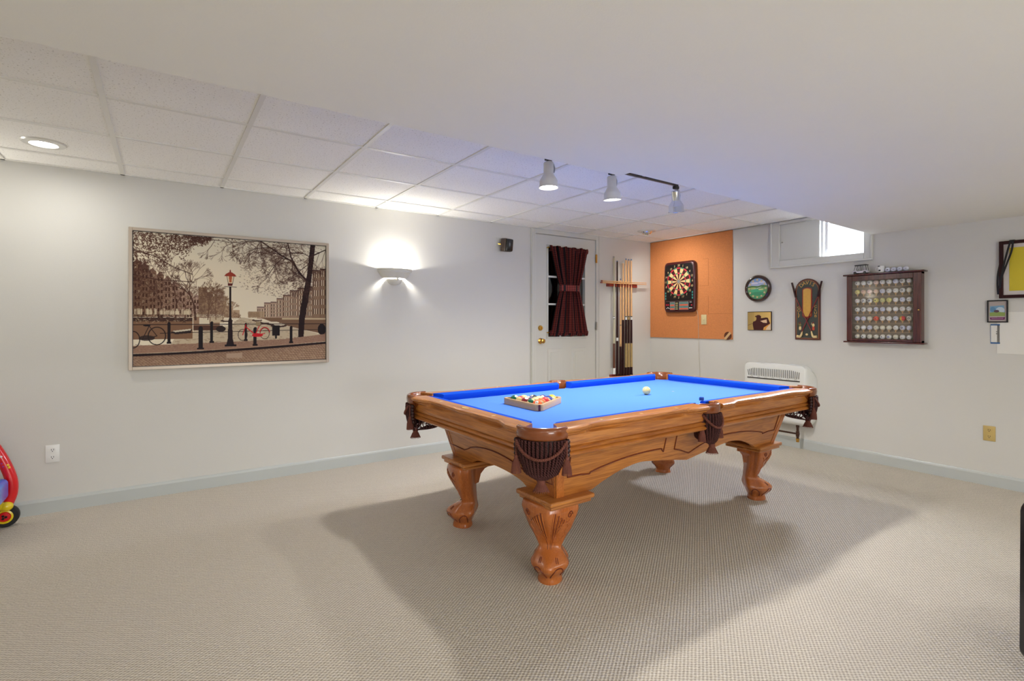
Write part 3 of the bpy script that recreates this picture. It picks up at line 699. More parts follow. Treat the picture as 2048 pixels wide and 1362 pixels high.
    limbs = [([(0.872, .30), (0.83, .22), (0.79, .115), (0.775, .02), (0.77, -.02)], 5), ([(0.885, .31), (0.84, .25), (0.80, .155), (0.74, .11), (0.67, .045), (0.62, .0)], 6),
             ([(0.80, .145), (0.74, .13), (0.70, .19), (0.67, .26)], 2.6), ([(0.79, .08), (0.86, .075), (0.90, .10)], 3), ([(0.92, .09), (0.96, .06), (1.0, .03)], 4),
             ([(0.67, .045), (0.60, .06), (0.56, .085)], 2.2), ([(0.62, .0), (0.55, .01), (0.47, .03), (0.38, .02)], 2), ([(0.90, .16), (0.85, .22), (0.82, .26)], 2)]
    for pts_, w in limbs:
        p = [(a*W, c*Hh) for a, c in pts_]; n = len(p)-1
        for i in range(n): R.line(p[i], p[i+1], w*(1-0.5*i/n), tk)
        for i in range(n+1):
            for q in range(3):
                branch(p[i][0], p[i][1], rnd.uniform(PI*0.75, PI*1.7), rnd.uniform(14, 26), 1.5, 4, (62, 38, 32), 0.06, .8)
    for k in range(1500):
        x = rnd.triangular(0.36, 0.98, 0.74)*W; lim = 0.46-1.6*(x/W-0.72)**2; y = rnd.random()**1.25*lim*Hh
        if x/W < 0.5: y *= 0.45
        l = rnd.uniform(2, 5); a = rnd.uniform(-.5, .9)
        R.line((x, y), (x+l*math.cos(a), y+l*math.sin(a)), 1.2, (84, 56, 46), .7)
    # near pavement, kerb, cobbles
    y0 = lambda x: (0.875-0.055*(x/W)**1.5)*Hh
    R.poly([(0, 0.845*Hh), (0.35*W, 0.835*Hh), (0.75*W, 0.815*Hh), (W, 0.775*Hh), (W, 0.84*Hh), (0.6*W, 0.885*Hh), (0, 0.905*Hh)], (152, 118, 98))
    for k in range(500):
        x = rnd.random()*W; y = rnd.uniform(0.835, 0.89)*Hh - 0.05*(x/W)**2*Hh
        R.line((x, y), (x+3, y), 1, rnd.choice([(112, 82, 68), (180, 150, 124)]), .6)
    road = lambda x: (0.915-0.062*(x/W)**1.6)*Hh
    for x in range(W):
        ya = road(x); R.rect(x, x, ya, Hh, (168, 138, 112))
    R.pl([(x, road(x)) for x in range(0, W+8, 8)], 7, (34, 20, 22))
    R.pl([(x, road(x)-5) for x in range(0, W+8, 8)], 1.5, (176, 146, 120))
    # cobbles: rows converging
    for j in range(9):
        f = (j/9)**1.2
        R.pl([(x, road(x)+5+f*(Hh-road(x))*1.0) for x in range(0, W+8, 8)], 1.2, (96, 64, 54), .8)
        for i in range(64):
            x = i*W/64*1.0+(j % 2)*4; ya = road(x)+5+f*(Hh-road(x)); yb = road(x)+5+((j+1)/9)**1.2*(Hh-road(x))
            R.line((x, ya), (x+3, yb), 1.1, (92, 62, 52), .7)
            if rnd.random() < .3: R.rect(x+1, x+6, ya+1, yb-1, (190, 162, 134), .45)
    R.rect(0.44*W, 0.52*W, 0.925*Hh, 0.96*Hh, (176, 150, 128))
    # railing
    dk = (28, 18, 22)
    R.line((0, 0.69*Hh), (W, 0.685*Hh), 2.0, dk); R.line((0.12*W, 0.755*Hh), (0.98*W, 0.735*Hh), 1.7, dk)
    def post(fx, ya, yb, w): R.rect(fx*W-w/2, fx*W+w/2, ya*Hh, yb*Hh, dk); R.ell(fx*W, ya*Hh, w*.55, w*.6, dk); R.rect(fx*W-w*.8, fx*W+w*.8, (yb-.012)*Hh, yb*Hh, dk)
    post(0.16, .68, .835, 7); post(0.365, .675, .835, 7); post(0.54, .685, .825, 6); post(0.975, .70, .78, 6)
    post(0.31, .72, .885, 11); post(0.59, .725, .865, 9); post(0.792, .715, .85, 8)
    R.rect(0.685*W, 0.725*W, 0.70*Hh, 0.785*Hh, dk); R.rect(0.70*W, 0.71*W, .78*Hh, .81*Hh, dk)
    # street lamp
    lx = 0.458*W
    R.poly([(lx-12, .86*Hh), (lx+12, .86*Hh), (lx+7, .80*Hh), (lx+6, .66*Hh), (lx+3.4, .64*Hh), (lx+2.6, .385*Hh), (lx-2.6, .385*Hh), (lx-3.4, .64*Hh), (lx-6, .66*Hh), (lx-7, .80*Hh)], (34, 18, 22))
    R.line((lx-16, .385*Hh), (lx+18, .388*Hh), 1.6, dk); R.rect(lx-15, lx+18, .853*Hh, .865*Hh, dk)
    R.poly([(lx-10, .30*Hh), (lx+11, .30*Hh), (lx+6, .365*Hh), (lx-6, .365*Hh)], (226, 206, 166)); R.poly([(lx-4, .30*Hh), (lx+5, .30*Hh), (lx+4, .35*Hh), (lx-3, .35*Hh)], (176, 96, 60))
    R.poly([(lx-17, .302*Hh), (lx-13, .285*Hh), (lx-3, .268*Hh), (lx+4, .268*Hh), (lx+14, .285*Hh), (lx+18, .302*Hh)], (150, 56, 40)); R.line((lx-10, .30*Hh), (lx-5, .37*Hh), 1.2, dk); R.line((lx+11, .30*Hh), (lx+6, .37*Hh), 1.2, dk)
    R.ell(lx, .262*Hh, 2, 5, (120, 40, 34)); R.rect(lx-6, lx+6, .362*Hh, .378*Hh, (90, 30, 28))
    # red bicycle
    red = (196, 22, 34)
    R.ring(0.523*W, .775*Hh, 13.5, 18, 1.5, (40, 24, 28)); R.ring(0.642*W, .765*Hh, 14, 18, 1.5, (40, 24, 28))
    R.ring(0.642*W, .765*Hh, 15.5, 20, 2, red, n=28) if False else R.pl([(0.642*W+15.5*math.cos(a), .765*Hh-20*math.sin(a)) for a in [k*PI/14 for k in range(1, 14)]], 2.2, red)
    R.pl([(0.523*W, .775*Hh), (0.540*W, .69*Hh)], 2.4, red); R.pl([(0.540*W, .71*Hh), (0.590*W, .775*Hh)], 3, red); R.pl([(0.542*W, .69*Hh), (0.552*W, .685*Hh)], 2, dk)
    R.pl([(0.590*W, .775*Hh), (0.612*W, .70*Hh)], 2.4, red); R.ell(0.602*W, .778*Hh, 17, 6, red); R.pl([(0.602*W, .775*Hh), (0.642*W, .765*Hh)], 2.4, red); R.ell(0.608*W, .695*Hh, 8, 3.5, (60, 30, 30))
    R.rect(0.595*W, 0.618*W, .672*Hh, .70*Hh, (150, 130, 100))
    # dark bicycle at left
    R.ring(0.105*W, .775*Hh, 22, 26, 2.6, (30, 20, 22)); R.ring(0.0*W, .80*Hh, 16, 24, 2.4, (30, 20, 22)); R.pl([(0.105*W, .775*Hh), (0.04*W, .80*Hh), (0.07*W, .70*Hh), (0.105*W, .775*Hh)], 2, (40, 26, 26)); R.ell(0.06*W, .695*Hh, 9, 3, dk); R.ell(0.06*W, .79*Hh, 20, 8, (40, 28, 28), .8)
    return R.a
pc = empty('framed_picture', (-4.783, 0, 0.920), label='large framed sepia canal print with street lamp and red bicycle, left wall', cat='picture')
PWd, PHt = 1.372, 1.010
b = NB()
fw = 0.022
for (x0, x1, z0, z1) in ((-PWd/2, -PWd/2+fw, 0, PHt), (PWd/2-fw, PWd/2, 0, PHt), (-PWd/2+fw, PWd/2-fw, 0, fw), (-PWd/2+fw, PWd/2-fw, PHt-fw, PHt)):
    box(b, x0, x1, -0.034, -0.0015, z0, z1, bev=0.0015)
obj('picture_frame', b, M['frame_silver'], pc, 30)
b = NB(); box(b, -PWd/2+fw, PWd/2-fw, -0.020, -0.004, fw, PHt-fw); obj('backing', b, M['black'], pc, None)
iw = PWd/2-fw-0.004
raster_obj('printed_image', canal(), lambda u, v: (-iw+2*iw*u, -0.0208, fw+0.004+v*(PHt-2*fw-0.008)), pc)

# ------------------------------------------------------------------ curtain on the door
cu = empty('door_curtain', (-1.425, 0, 1.10), label='dark red plaid curtain tied at the waist over the door window', cat='curtain')
def curtain_mesh():
    b = NB(); uvl = b.loops.layers.uv.new('UVMap'); nu, nv = 120, 60; rnd = random.Random(2)
    z0, z1 = 0.035, 1.005; zw = 0.545
    def width(z):
        s = abs(z-zw)/(z1-zw if z > zw else zw-z0)
        return 0.268+(0.555-0.268)*min(1, s)**0.82
    V = []
    for j in range(nv+1):
        z = z0+(z1-z0)*j/nv; w = width(z); row = []
        for i in range(nu+1):
            u = i/nu; ph = u*2*PI*8
            amp = 0.026*(0.7+0.5*math.sin(u*17))*(0.75 if abs(z-zw) < 0.05 else 1.0)
            y = -0.048+amp*math.sin(ph+0.6*math.sin(u*9))-0.004*math.sin(ph*0.5+z*3)
            x = (u-0.5)*w+0.006*math.sin(ph+1.3)*w/0.55
            row.append((b.verts.new((x, y, z)), u*1.5, z))
        V.append(row)
    for j in range(nv):
        for i in range(nu):
            q = [V[j][i], V[j][i+1], V[j+1][i+1], V[j+1][i]]
            f = b.faces.new([k[0] for k in q])
            for l, k in zip(f.loops, q): l[uvl].uv = (k[1], k[2])
    return b
b = curtain_mesh(); bmesh.ops.solidify(b, geom=b.faces[:], thickness=0.0015); obj('curtain_cloth', b, M['plaid'], cu, 60)
def ruffle(name, zc, hh, w, amp, seed):
    b = NB(); uvl = b.loops.layers.uv.new('UVMap'); nu, nv = 130, 8; rnd = random.Random(seed); V = []
    ph0 = [rnd.uniform(0, 6) for _ in range(3)]
    for j in range(nv+1):
        v = j/nv; row = []
        for i in range(nu+1):
            u = i/nu; ph = u*2*PI*13
            z = zc+(v-0.5)*hh+0.006*math.sin(u*31+ph0[0])*(v if seed == 1 else 1-v)
            bulge = math.sin(PI*v)
            y = -0.036-0.010*bulge+amp*math.sin(ph+math.sin(u*7+ph0[1]))
            row.append((b.verts.new(((u-0.5)*w, y, z)), u*1.5, z))
        V.append(row)
    for j in range(nv):
        for i in range(nu):
            q = [V[j][i], V[j][i+1], V[j+1][i+1], V[j+1][i]]
            f = b.faces.new([k[0] for k in q])
            for l, k in zip(f.loops, q): l[uvl].uv = (k[1], k[2])
    bmesh.ops.solidify(b, geom=b.faces[:], thickness=0.0015)
    return obj(name, b, M['plaid'], cu, 60)
ruffle('heading_ruffle', 0.985, 0.060, 0.575, 0.009, 1); ruffle('bottom_ruffle', 0.035, 0.060, 0.580, 0.008, 2)
b = NB(); uvl = b.loops.layers.uv.new('UVMap')
ring = []
for k in range(40):
    a = 2*PI*k/40; cx_, sy_ = math.cos(a), math.sin(a)
    ring.append((0.146*math.copysign(abs(cx_)**0.6, cx_), -0.046+0.042*sy_))
rr = [[(x, y, 0.545+dz) for x, y in ring] for dz in (-0.036, -0.034, 0.034, 0.036)]
vs = loft(b, rr, cap=False)
for f in b.faces:
    for l in f.loops: l[uvl].uv = (l.vert.co.x*1.5+l.vert.co.y, l.vert.co.z)
obj('tieback', b, M['plaid'], cu, 50)
for z in (0.99, 0.045):
    b = NB(); cyl(b, (-0.300, -0.030, z), (0.292, -0.030, z), 0.005, 10)
    for x in (-0.300, 0.292): cyl(b, (x, -0.005, z), (x, -0.034, z), 0.004, 8); sphere(b, (x, -0.034, z), 0.009, 10, 8)
    obj('curtain_rod', b, M['brass'], cu)

# ------------------------------------------------------------------ cue rack and cues
cr_ = empty('cue_rack', (-0.56, 0, 1.693), label='red stained wooden cue rack holding cues right of the door', cat='cue rack')
b = NB()
prof = []
for k in range(7): prof.append((-0.272+0.018*(1-math.cos(k*PI/12)), -0.021+0.021*math.sin(k*PI/12)))
vs = box(b, -0.245, 0.245, -0.022, -0.0005, 0.0, 0.042, bev=0.006, seg=2)
cues_x = [-0.713, -0.659, -0.601, -0.558, -0.505, -0.458, -0.410]
edges = [-0.245]+[v for x in cues_x for v in (x+0.56-0.013, x+0.56+0.013)]+[0.245]
for k in range(0, len(edges), 2):
    if edges[k+1]-edges[k] > 0.004: box(b, edges[k], edges[k+1], -0.058, -0.020, 0.0, 0.042, bev=0.003)
obj('upper_bar', b, M['redwood'], cr_, 40)
b = NB(); box(b, -0.19, 0.21, -0.085, -0.0005, -1.133, -1.113, bev=0.005, seg=2); obj('lower_shelf', b, M['redwood'], cr_, 40)
b = NB(); box(b, -0.19, 0.21, -0.02, -0.0005, -1.114, -1.073, bev=0.004); obj('lower_back', b, M['redwood'], cr_, 40)
def cue(x, zb, zt, segs, label, group='pool cues standing in the wall rack', rb=0.0165, rt=0.0080, y=-0.046):
    """segs: list of (z_from, z_to, material key, name)"""
    t = empty('pool_cue', (x, y, zb), label=label, cat='pool cue', group=group)
    L = zt-zb
    for (a, c, mk, nm) in segs:
        b = NB(); r = lambda z: rb+(rt-rb)*((z-zb)/L)
        z0 = zb if a is None else a; z1 = zt if c is None else c
        cyl(b, (0, 0, z0-zb), (0, 0, z1-zb), r(z0), 14, r2=r(z1)); obj(nm, b, M[mk], t)
    return t
cue(-0.713, 0.625, 2.062, [(None, 0.70, 'white', 'butt_cap'), (0.70, 1.0, 'cue_brown', 'butt'), (1.0, 1.30, 'paleshaft', 'forearm'), (1.30, 1.306, 'black', 'joint_ring'), (1.306, 1.326, 'white', 'joint'), (1.326, 1.332, 'black', 'joint_ring'), (1.332, 2.045, 'paleshaft', 'shaft'), (2.045, None, 'steel', 'tip')], 'pale cue with thin black joint rings and brown butt, leftmost in rack')
cue(-0.659, 0.582, 2.012, [(None, 1.03, 'cue_dark', 'butt'), (1.03, 1.07, 'white', 'joint'), (1.07, 2.0, 'cue_dark', 'shaft'), (2.0, None, 'bluerim', 'tip')], 'slim dark cue with white joint ring, second from left in the rack')
t = cue(-0.601, 0.582, 1.795, [(None, 0.96, 'cue_dark', 'butt'), (0.96, 1.22, 'maple', 'forearm'), (1.22, 1.228, 'black', 'joint_ring'), (1.228, 1.78, 'maple', 'shaft'), (1.78, None, 'bluerim', 'tip')], 'short maple cue with dark pointed splices, lowest tip in the rack')
b = NB()
for a in range(3): tube(b, [(0.0125*math.cos(a*2.1-2.2), 0.0125*math.sin(a*2.1-2.2), 0.37), (0.0105*math.cos(a*2.1-2.2), 0.0105*math.sin(a*2.1-2.2), 0.46)], lambda t_: 0.003*(1-t_)+0.0004, 6)
obj('splice_points', b, M['cue_dark'], t)
t = cue(-0.556, 0.582, 1.990, [(None, 1.287, 'cue_dark', 'butt'), (1.287, None, 'maple', 'shaft')], 'maple bridge stick with long dark handle and metal bridge head at top', rt=0.0095)
b = NB()
for dx in (-0.030, -0.012, 0.006): tube(b, crom([(dx-0.010, -0.004, 1.40), (dx-0.006, -0.006, 1.425), (dx+0.004, -0.006, 1.425), (dx+0.008, -0.004, 1.40)], 4), 0.0028, 6)
cyl(b, (-0.042, -0.004, 1.400), (0.014, -0.004, 1.400), 0.004, 8); obj('bridge_head', b, M['chrome'], t)
for x, zt, w in ((-0.505, 2.050, 'left'), (-0.458, 2.046, 'middle'), (-0.410, 2.050, 'right')):
    cue(x, 0.582, zt, [(None, 0.70, 'cue_dark', 'butt_end'), (0.70, 0.997, 'cue_wrap', 'linen_wrap'), (0.997, 1.290, 'cue_dark', 'forearm'), (1.290, 1.325, 'white' if w != 'middle' else 'cue_wrap', 'joint'), (1.325, 1.336, 'black', 'joint_ring'), (1.336, zt-0.018, 'maple', 'shaft'), (zt-0.018, None, 'bluerim', 'tip')],
        'maple cue with tan linen wrap, %s of the three matching cues in the rack' % w)
for dz, lab in ((0.012, 'upper'), (-0.012, 'lower')):
    t = empty('bridge_stick', (-0.55, -0.071, 1.745+dz*0.8), label='thin light wooden stick laid across the cue rack front, %s of two' % lab, cat='stick', group='two light sticks laid across the cue rack')
    b = NB(); cyl(b, (-0.385, -0.0, -0.004), (0.385, -0.0, 0.004), 0.0075, 10, r2=0.005); obj('shaft', b, M['maple'], t)
    b = NB()
    if dz > 0: cyl(b, (-0.40, 0, -0.004), (-0.385, 0, -0.004), 0.009, 10)
    else: cyl(b, (-0.412, 0, -0.004), (-0.385, 0, -0.004), 0.0075, 10)
    obj('tip', b, M['redwood'], t)

# ------------------------------------------------------------------ cork board, dart board (right wall: local x = -y world)
def rw(name, y, z, label, cat, group=None):      # root on the right wall: local +x runs toward the camera side (-Y), local -y into room
    return empty(name, (0, y, z), (0, 0, -PI/2), label=label, cat=cat, group=group)
ck = rw('cork_board', -0.586, 1.066, 'large orange-brown cork board in the room corner behind the dartboard', 'cork board')
b = NB(); box(b, -0.580, 0.586, -0.012, -0.0005, 0, 1.225, bev=0.0015); obj('cork_panel', b, M['cork'], ck, 30)
b = NB()
for (x0, x1, z0, z1) in ((0.20, 0.282, 0.936, 0.9375), (0.2805, 0.282, 0.62, 0.9375), (0.16, 0.282, 0.62, 0.6215), (0.28, 0.2815, 0.28, 0.50), (0.28, 0.586, 0.29, 0.2915)): box(b, x0, x1, -0.0130, -0.0115, z0, z1)
obj('cork_seam', b, M['corkseam'], ck, None)
t = rw('wall_switch', -0.810, 1.290, 'cream light switch set in the cork board below the dartboard', 'switch'); t.location.x = -0.012
b = NB(); box(b, -0.036, 0.036, -0.006, -0.0003, -0.058, 0.058, bev=0.003, seg=2); obj('cover_plate', b, M['ivory'], t, 40)
b = NB(); box(b, -0.005, 0.005, -0.014, -0.005, -0.010, 0.008, bev=0.002); obj('toggle', b, M['ivory'], t, 40)
t = rw('pinned_tag', -1.118, 1.106, 'small dark round tag with pale strip, lower right corner of the cork board', 'tag'); t.location.x = -0.012
b = NB(); lathe(b, [(0, 0), (0.045, 0), (0.045, 0.004), (0, 0.004)], 24); xform(b, b.verts[:], Matrix.Rotation(PI/2, 4, 'X')); obj('round_tag', b, M['cue_brown'], t)
b = NB(); vs = box(b, -0.052, 0.052, -0.007, -0.004, -0.014, 0.014, bev=0.001); xform(b, b.verts[:], Matrix.Rotation(math.radians(-48), 4, 'Y')); obj('pale_strip', b, M['rackwood'], t, 30)

db = rw('electronic_dartboard', -0.492, 1.380, 'electronic dartboard with black body and numbers, hung on the cork board', 'dartboard'); db.location.x = -0.012
m_dbody = mat('dartboard_body', (64, 14, 18), 0.3, var=0.05, coat=0.3)
m_dface = mat('dartboard_face_black', (18, 12, 14), 0.35)
m_dcream = mat('dart_cream', (232, 190, 130), 0.5); m_dmar = mat('dart_maroon', (62, 12, 16), 0.5); m_dred = mat('dart_red', (206, 40, 62), 0.5); m_dgrn = mat('dart_green', (84, 140, 108), 0.5); m_dgry = mat('dart_grey', (130, 132, 132), 0.5)
def round_out(w, h, r, n=6, bulge=0.0):
    P = []
    for (cx_, cz_, a0) in ((w/2-r, r, -PI/2), (w/2-r, h-r, 0), (-w/2+r, h-r, PI/2), (-w/2+r, r, PI)):
        for k in range(n+1):
            a = a0+k*PI/2/n; P.append((cx_+r*math.cos(a), cz_+r*math.sin(a)))
    # add bulge to sides
    out = []
    for i, (x, z) in enumerate(P):
        out.append((x*(1+bulge*math.sin(PI*z/h)), z))
    return out
b = NB(); W_, H_ = 0.440, 0.620
rings = []
base = []
for i in range(28):
    z = H_*i/27; base.append(z)
def dout(s, sh):
    P = []
    N_ = 16
    r = 0.045*s
    w = W_*s; h = H_*s
    z_off = (H_-h)/2
    pts_ = round_out(w, h, r)
    # subdivide long sides
    res = []
    for i in range(len(pts_)):
        a, c = pts_[i], pts_[(i+1) % len(pts_)]
        res.append(a)
        d = math.hypot(a[0]-c[0], a[1]-c[1])
        if d > 0.1:
            for k in range(1, 8): res.append((a[0]+(c[0]-a[0])*k/8, a[1]+(c[1]-a[1])*k/8))
    return [(x*(1+0.045*math.sin(PI*z/h)), z+z_off) for x, z in res]
for s, y in ((0.96, -0.001), (1.0, -0.010), (1.0, -0.034), (0.97, -0.046), (0.93, -0.050)):
    rings.append([(x, y, z) for x, z in dout(s, 0)])
loft(b, rings); obj('body', b, m_dbody, db, 40)
b = NB(); prism(b, dout(0.90, 0), lambda u, v, w: (u, -0.0495-w, v), 0.002); obj('face_plate', b, m_dface, db, 30)
b = NB(); CZ = 0.375; RR = 0.172; yb = -0.052
def sector(a0, a1, r0, r1, mi, y):
    n = 4; A = []; 
    for k in range(n+1): a = a0+(a1-a0)*k/n; A.append((r0*math.sin(a), CZ+r0*math.cos(a)))
    for k in range(n, -1, -1): a = a0+(a1-a0)*k/n; A.append((r1*math.sin(a), CZ+r1*math.cos(a)))
    prism(b, A, lambda u, v, w: (u, y-w, v), 0.002, mi)
for k in range(20):
    a0 = (k-0.5)*2*PI/20+0.006; a1 = (k+0.5)*2*PI/20-0.006; dark_ = (k % 2 == 0)
    sector(a0, a1, 0.022, 0.092, 1 if dark_ else 0, yb); sector(a0, a1, 0.093, 0.108, 2 if dark_ else 3, yb-0.0005)
    sector(a0, a1, 0.109, 0.157, 1 if dark_ else 0, yb); sector(a0, a1, 0.158, RR, 2 if dark_ else 3, yb-0.0005)
lathe(b, [(0, 0), (0.021, 0), (0.021, 0.003), (0, 0.003)], 20, mi=4); xform(b, b.verts[-80:], Matrix.Translation((0, yb, CZ)) @ Matrix.Rotation(PI/2, 4, 'X'))
obj('target', b, [m_dcream, m_dmar, m_dred, m_dgrn, m_dgry], db, 30)
for k, n_ in enumerate([20, 1, 18, 4, 13, 6, 10, 15, 2, 17, 3, 19, 7, 16, 8, 11, 14, 9, 12, 5]):
    a = 2*PI*k/20; cx_ = 0.196*math.sin(a); cz_ = CZ+0.196*math.cos(a)
    b = NB(); text_verts(b, str(n_), 0.036, lambda x, y, z, cx_=cx_, cz_=cz_: (cx_+x*0.95+y*0.15, -0.0522-z, cz_+y), depth=0.0004); obj('number', b, M['cream'], db, None)
m_teal = mat('teal_digit', (50, 140, 130), 0.4)
for sx in (-1, 1):
    b = NB()
    for k in range(3):
        box(b, sx*0.196-0.008, sx*0.196+0.008, -0.0528, -0.0515, 0.16+k*0.034, 0.182+k*0.034)
    obj('score_display', b, m_teal, db, None)
b = NB(); box(b, -0.19, 0.19, -0.056, -0.050, 0.134, 0.140, bev=0.001); obj('divider', b, mat('grey_trim', (96, 70, 66), 0.4), db, 30)
b = NB()
for (x0, x1) in ((-0.125, -0.062), (0.012, 0.135)):
    box(b, x0-0.006, x1+0.006, -0.0535, -0.0515, 0.030, 0.128, mi=0)
    for r_ in range(4):
        z = 0.112-r_*0.0235; box(b, x0+0.002, x1-0.002, -0.0548, -0.0530, z-0.007, z+0.007, mi=1 if r_ % 2 == 0 else 2)
for r_ in range(4): box(b, -0.046, -0.012, -0.0548, -0.0515, 0.112-r_*0.0235-0.005, 0.112-r_*0.0235+0.005, mi=3)
box(b, -0.19, -0.145, -0.0545, -0.0515, 0.086, 0.102, mi=4); box(b, 0.178, 0.192, -0.0545, -0.0515, 0.078, 0.092, mi=4)
for k in range(3):
    box(b, -0.182+k*0.016, -0.172+k*0.016, -0.0545, -0.0515, 0.046+0.01*(k % 2), 0.056+0.01*(k % 2), mi=5); box(b, 0.150+k*0.016, 0.160+k*0.016, -0.0545, -0.0515, 0.046, 0.056, mi=5)
box(b, 0.158, 0.186, -0.0545, -0.0515, 0.118, 0.123, mi=5)
obj('control_panel', b, [m_dgry, mat('panel_teal', (70, 120, 110), 0.4), mat('panel_orange', (216, 84, 44), 0.4), mat('panel_cream', (190, 186, 130), 0.4), m_dred, M['white']], db, None)
b = NB(); text_verts(b, '000', 0.022, lambda x, y, z: (-0.1675+x*.7, -0.0547-z, 0.094+y), depth=0.0003); obj('score_display', b, M['black'], db, None)
cd = rw('power_cord', -0.74, 0.60, 'thin pale power cord hanging from the dartboard down the wall', 'cord')
b = NB(); tube(b, crom([(-0.015, -0.030, 0.800), (-0.005, -0.020, 0.72), (0.0, -0.018, 0.47), (-0.004, -0.008, 0.30), (0.006, -0.006, 0.10), (0.016, -0.006, -0.1), (0.02, -0.006, -0.26), (0.02, -0.012, -0.44), (0.02, -0.02, -0.597)], 6), 0.0022, 6); obj('cord', b, M['cordm'], cd)

# ------------------------------------------------------------------ golf clock
ckl = rw('wall_clock', -1.475, 1.618, 'round dark-rimmed wall clock with golf course face and golf balls for hours', 'clock')
b = NB(); lathe(b, [(0.0, 0), (0.128, 0), (0.143, 0.010), (0.144, 0.026), (0.136, 0.040), (0.124, 0.044), (0.117, 0.036), (0.116, 0.030), (0.0, 0.030)], 56); xform(b, b.verts[:], Matrix.Rotation(PI/2, 4, 'X')); obj('rim', b, mat('walnut_rim', (52, 22, 12), 0.18, coat=0.6), ckl)
def golf_img():
    W = 110; R = Ras(W, W, (150, 170, 210)); rnd = random.Random(3)
    for y in range(W):
        f = y/W; c = np.array((110, 150, 205))*(1-f*2.2)+np.array((206, 204, 226))*(f*2.2) if f < .42 else np.array((120, 176, 110))*(1-(f-.42)*1.2)+np.array((40, 140, 96))*((f-.42)*1.2)
        R.a[y] = np.clip(c/255, 0, 1)
    R.poly([(0, 44), (20, 38), (60, 42), (80, 36), (110, 40), (110, 50), (0, 50)], (70, 120, 60)); R.ell(52, 66, 34, 9, (70, 184, 130)); R.ell(74, 60, 14, 4, (214, 224, 150)); R.ell(30, 52, 16, 4, (190, 210, 110)); R.ell(56, 82, 40, 10, (44, 150, 100))
    R.ell(40, 26, 20, 5, (226, 220, 236)); R.ell(78, 22, 18, 5, (226, 220, 236)); R.pl([(0, 96), (30, 90), (70, 98), (110, 92)], 4, (110, 170, 90))
    # circular fade to dark outside
    m = ((R.xx-W/2)**2+(R.yy-W/2)**2) > (W/2-1)**2; R.a[m] = (0.16, 0.07, 0.04)
    return R.a
b = None
face = raster_obj('clock_face', golf_img(), lambda u, v: ((u-.5)*0.222, -0.0312, (v-.5)*0.222), ckl, M['print_gloss'], disc=True)
for k in range(12):
    a = 2*PI*k/12; b = NB(); sphere(b, (0.092*math.sin(a), -0.033, 0.092*math.cos(a)), 0.0105, 14, 8, (1, 0.4, 1)); obj('hour_ball', b, M['cream'], ckl)
for a, L, w in ((math.radians(262), 0.075, 0.0022), (math.radians(72), 0.050, 0.003)):
    b = NB(); tube(b, [(0, -0.036, 0), (L*math.sin(a), -0.036, L*math.cos(a))], lambda t_, w=w: w*(1-t_*.5), 6); obj('clock_hand', b, M['white'], ckl)
b = NB(); lathe(b, [(0.116, 0.038), (0.117, 0.039), (0.0, 0.041), (0.0, 0.038)], 40); xform(b, b.verts[:], Matrix.Rotation(PI/2, 4, 'X')); obj('clock_glass', b, M['glass'], ckl)

# ------------------------------------------------------------------ golfer plaque
gp = rw('golfer_plaque', -1.487, 1.174, 'small gold plaque with dark silhouette of a swinging golfer, below the clock', 'picture')
b = NB(); box(b, -0.131, 0.131, -0.018, -0.0005, 0, 0.198, bev=0.0015); obj('plaque_board', b, M['cue_dark'], gp, 30)
def golfer_img():
    W, Hh = 120, 92; R = Ras(W, Hh, (206, 164, 84))
    R.a[:] = np.array((226, 188, 110))/255*(0.78+0.22*np.clip(R.xx/W, 0, 1))[..., None]
    R.a[:, :34] = R.a[:, :34]*0.93
    d = (72, 38, 36)
    R.poly([(82, 92), (90, 70), (112, 60), (120, 58), (120, 92)], (222, 196, 160)); R.poly([(80, 92), (88, 74), (112, 60), (118, 60), (100, 76), (92, 92)], (214, 150, 70))
    R.poly([(32, 92), (26, 62), (28, 50), (42, 44), (46, 36), (44, 22), (50, 16), (62, 16), (70, 22), (70, 32), (96, 28), (104, 30), (116, 58), (110, 62), (84, 78), (80, 92)], d)
    R.poly([(66, 46), (98, 38), (100, 56), (80, 54)], (226, 190, 150)); R.poly([(38, 22), (44, 18), (50, 20), (46, 26), (40, 26)], d)
    R.line((0, 68), (26, 58), 1.4, d); R.rect(0, W, 0, 1, (50, 24, 16))
    return R.a
raster_obj('printed_image', golfer_img(), lambda u, v: (-0.128+0.256*u, -0.0186, 0.003+0.192*v), gp)

# ------------------------------------------------------------------ golf club plaque with DAVIS lettering
pl = rw('golf_club_sign', -1.982, 1.086, 'arched wooden golf club wall plaque in dark green and gold with crossed clubs', 'sign')
b = NB(); W2 = 0.119
arch = [(-W2, 0), (W2, 0)]+[(W2*math.cos(a), 0.485+0.118*math.sin(a)) for a in [k*PI/16 for k in range(0, 17)]]
prism(b, arch, lambda u, v, w: (u, -0.0005-w, v), 0.016); obj('sign_board', b, M['mahog'], pl, 30)
b = NB(); W3 = 0.108
arch2 = [(-W3, 0.012), (W3, 0.012)]+[(W3*math.cos(a), 0.482+0.108*math.sin(a)) for a in [k*PI/16 for k in range(0, 17)]]
prism(b, arch2, lambda u, v, w: (u, -0.0165-w, v), 0.0015, 0)
W3 = 0.102
arch3 = [(-W3, 0.018), (W3, 0.018)]+[(W3*math.cos(a), 0.482+0.102*math.sin(a)) for a in [k*PI/16 for k in range(0, 17)]]
prism(b, arch3, lambda u, v, w: (u, -0.018-w, v), 0.001, 1); obj('painted_panel', b, [mat('sign_border', (150, 92, 54), 0.4), M['shirt']], pl, 30)
b = NB()
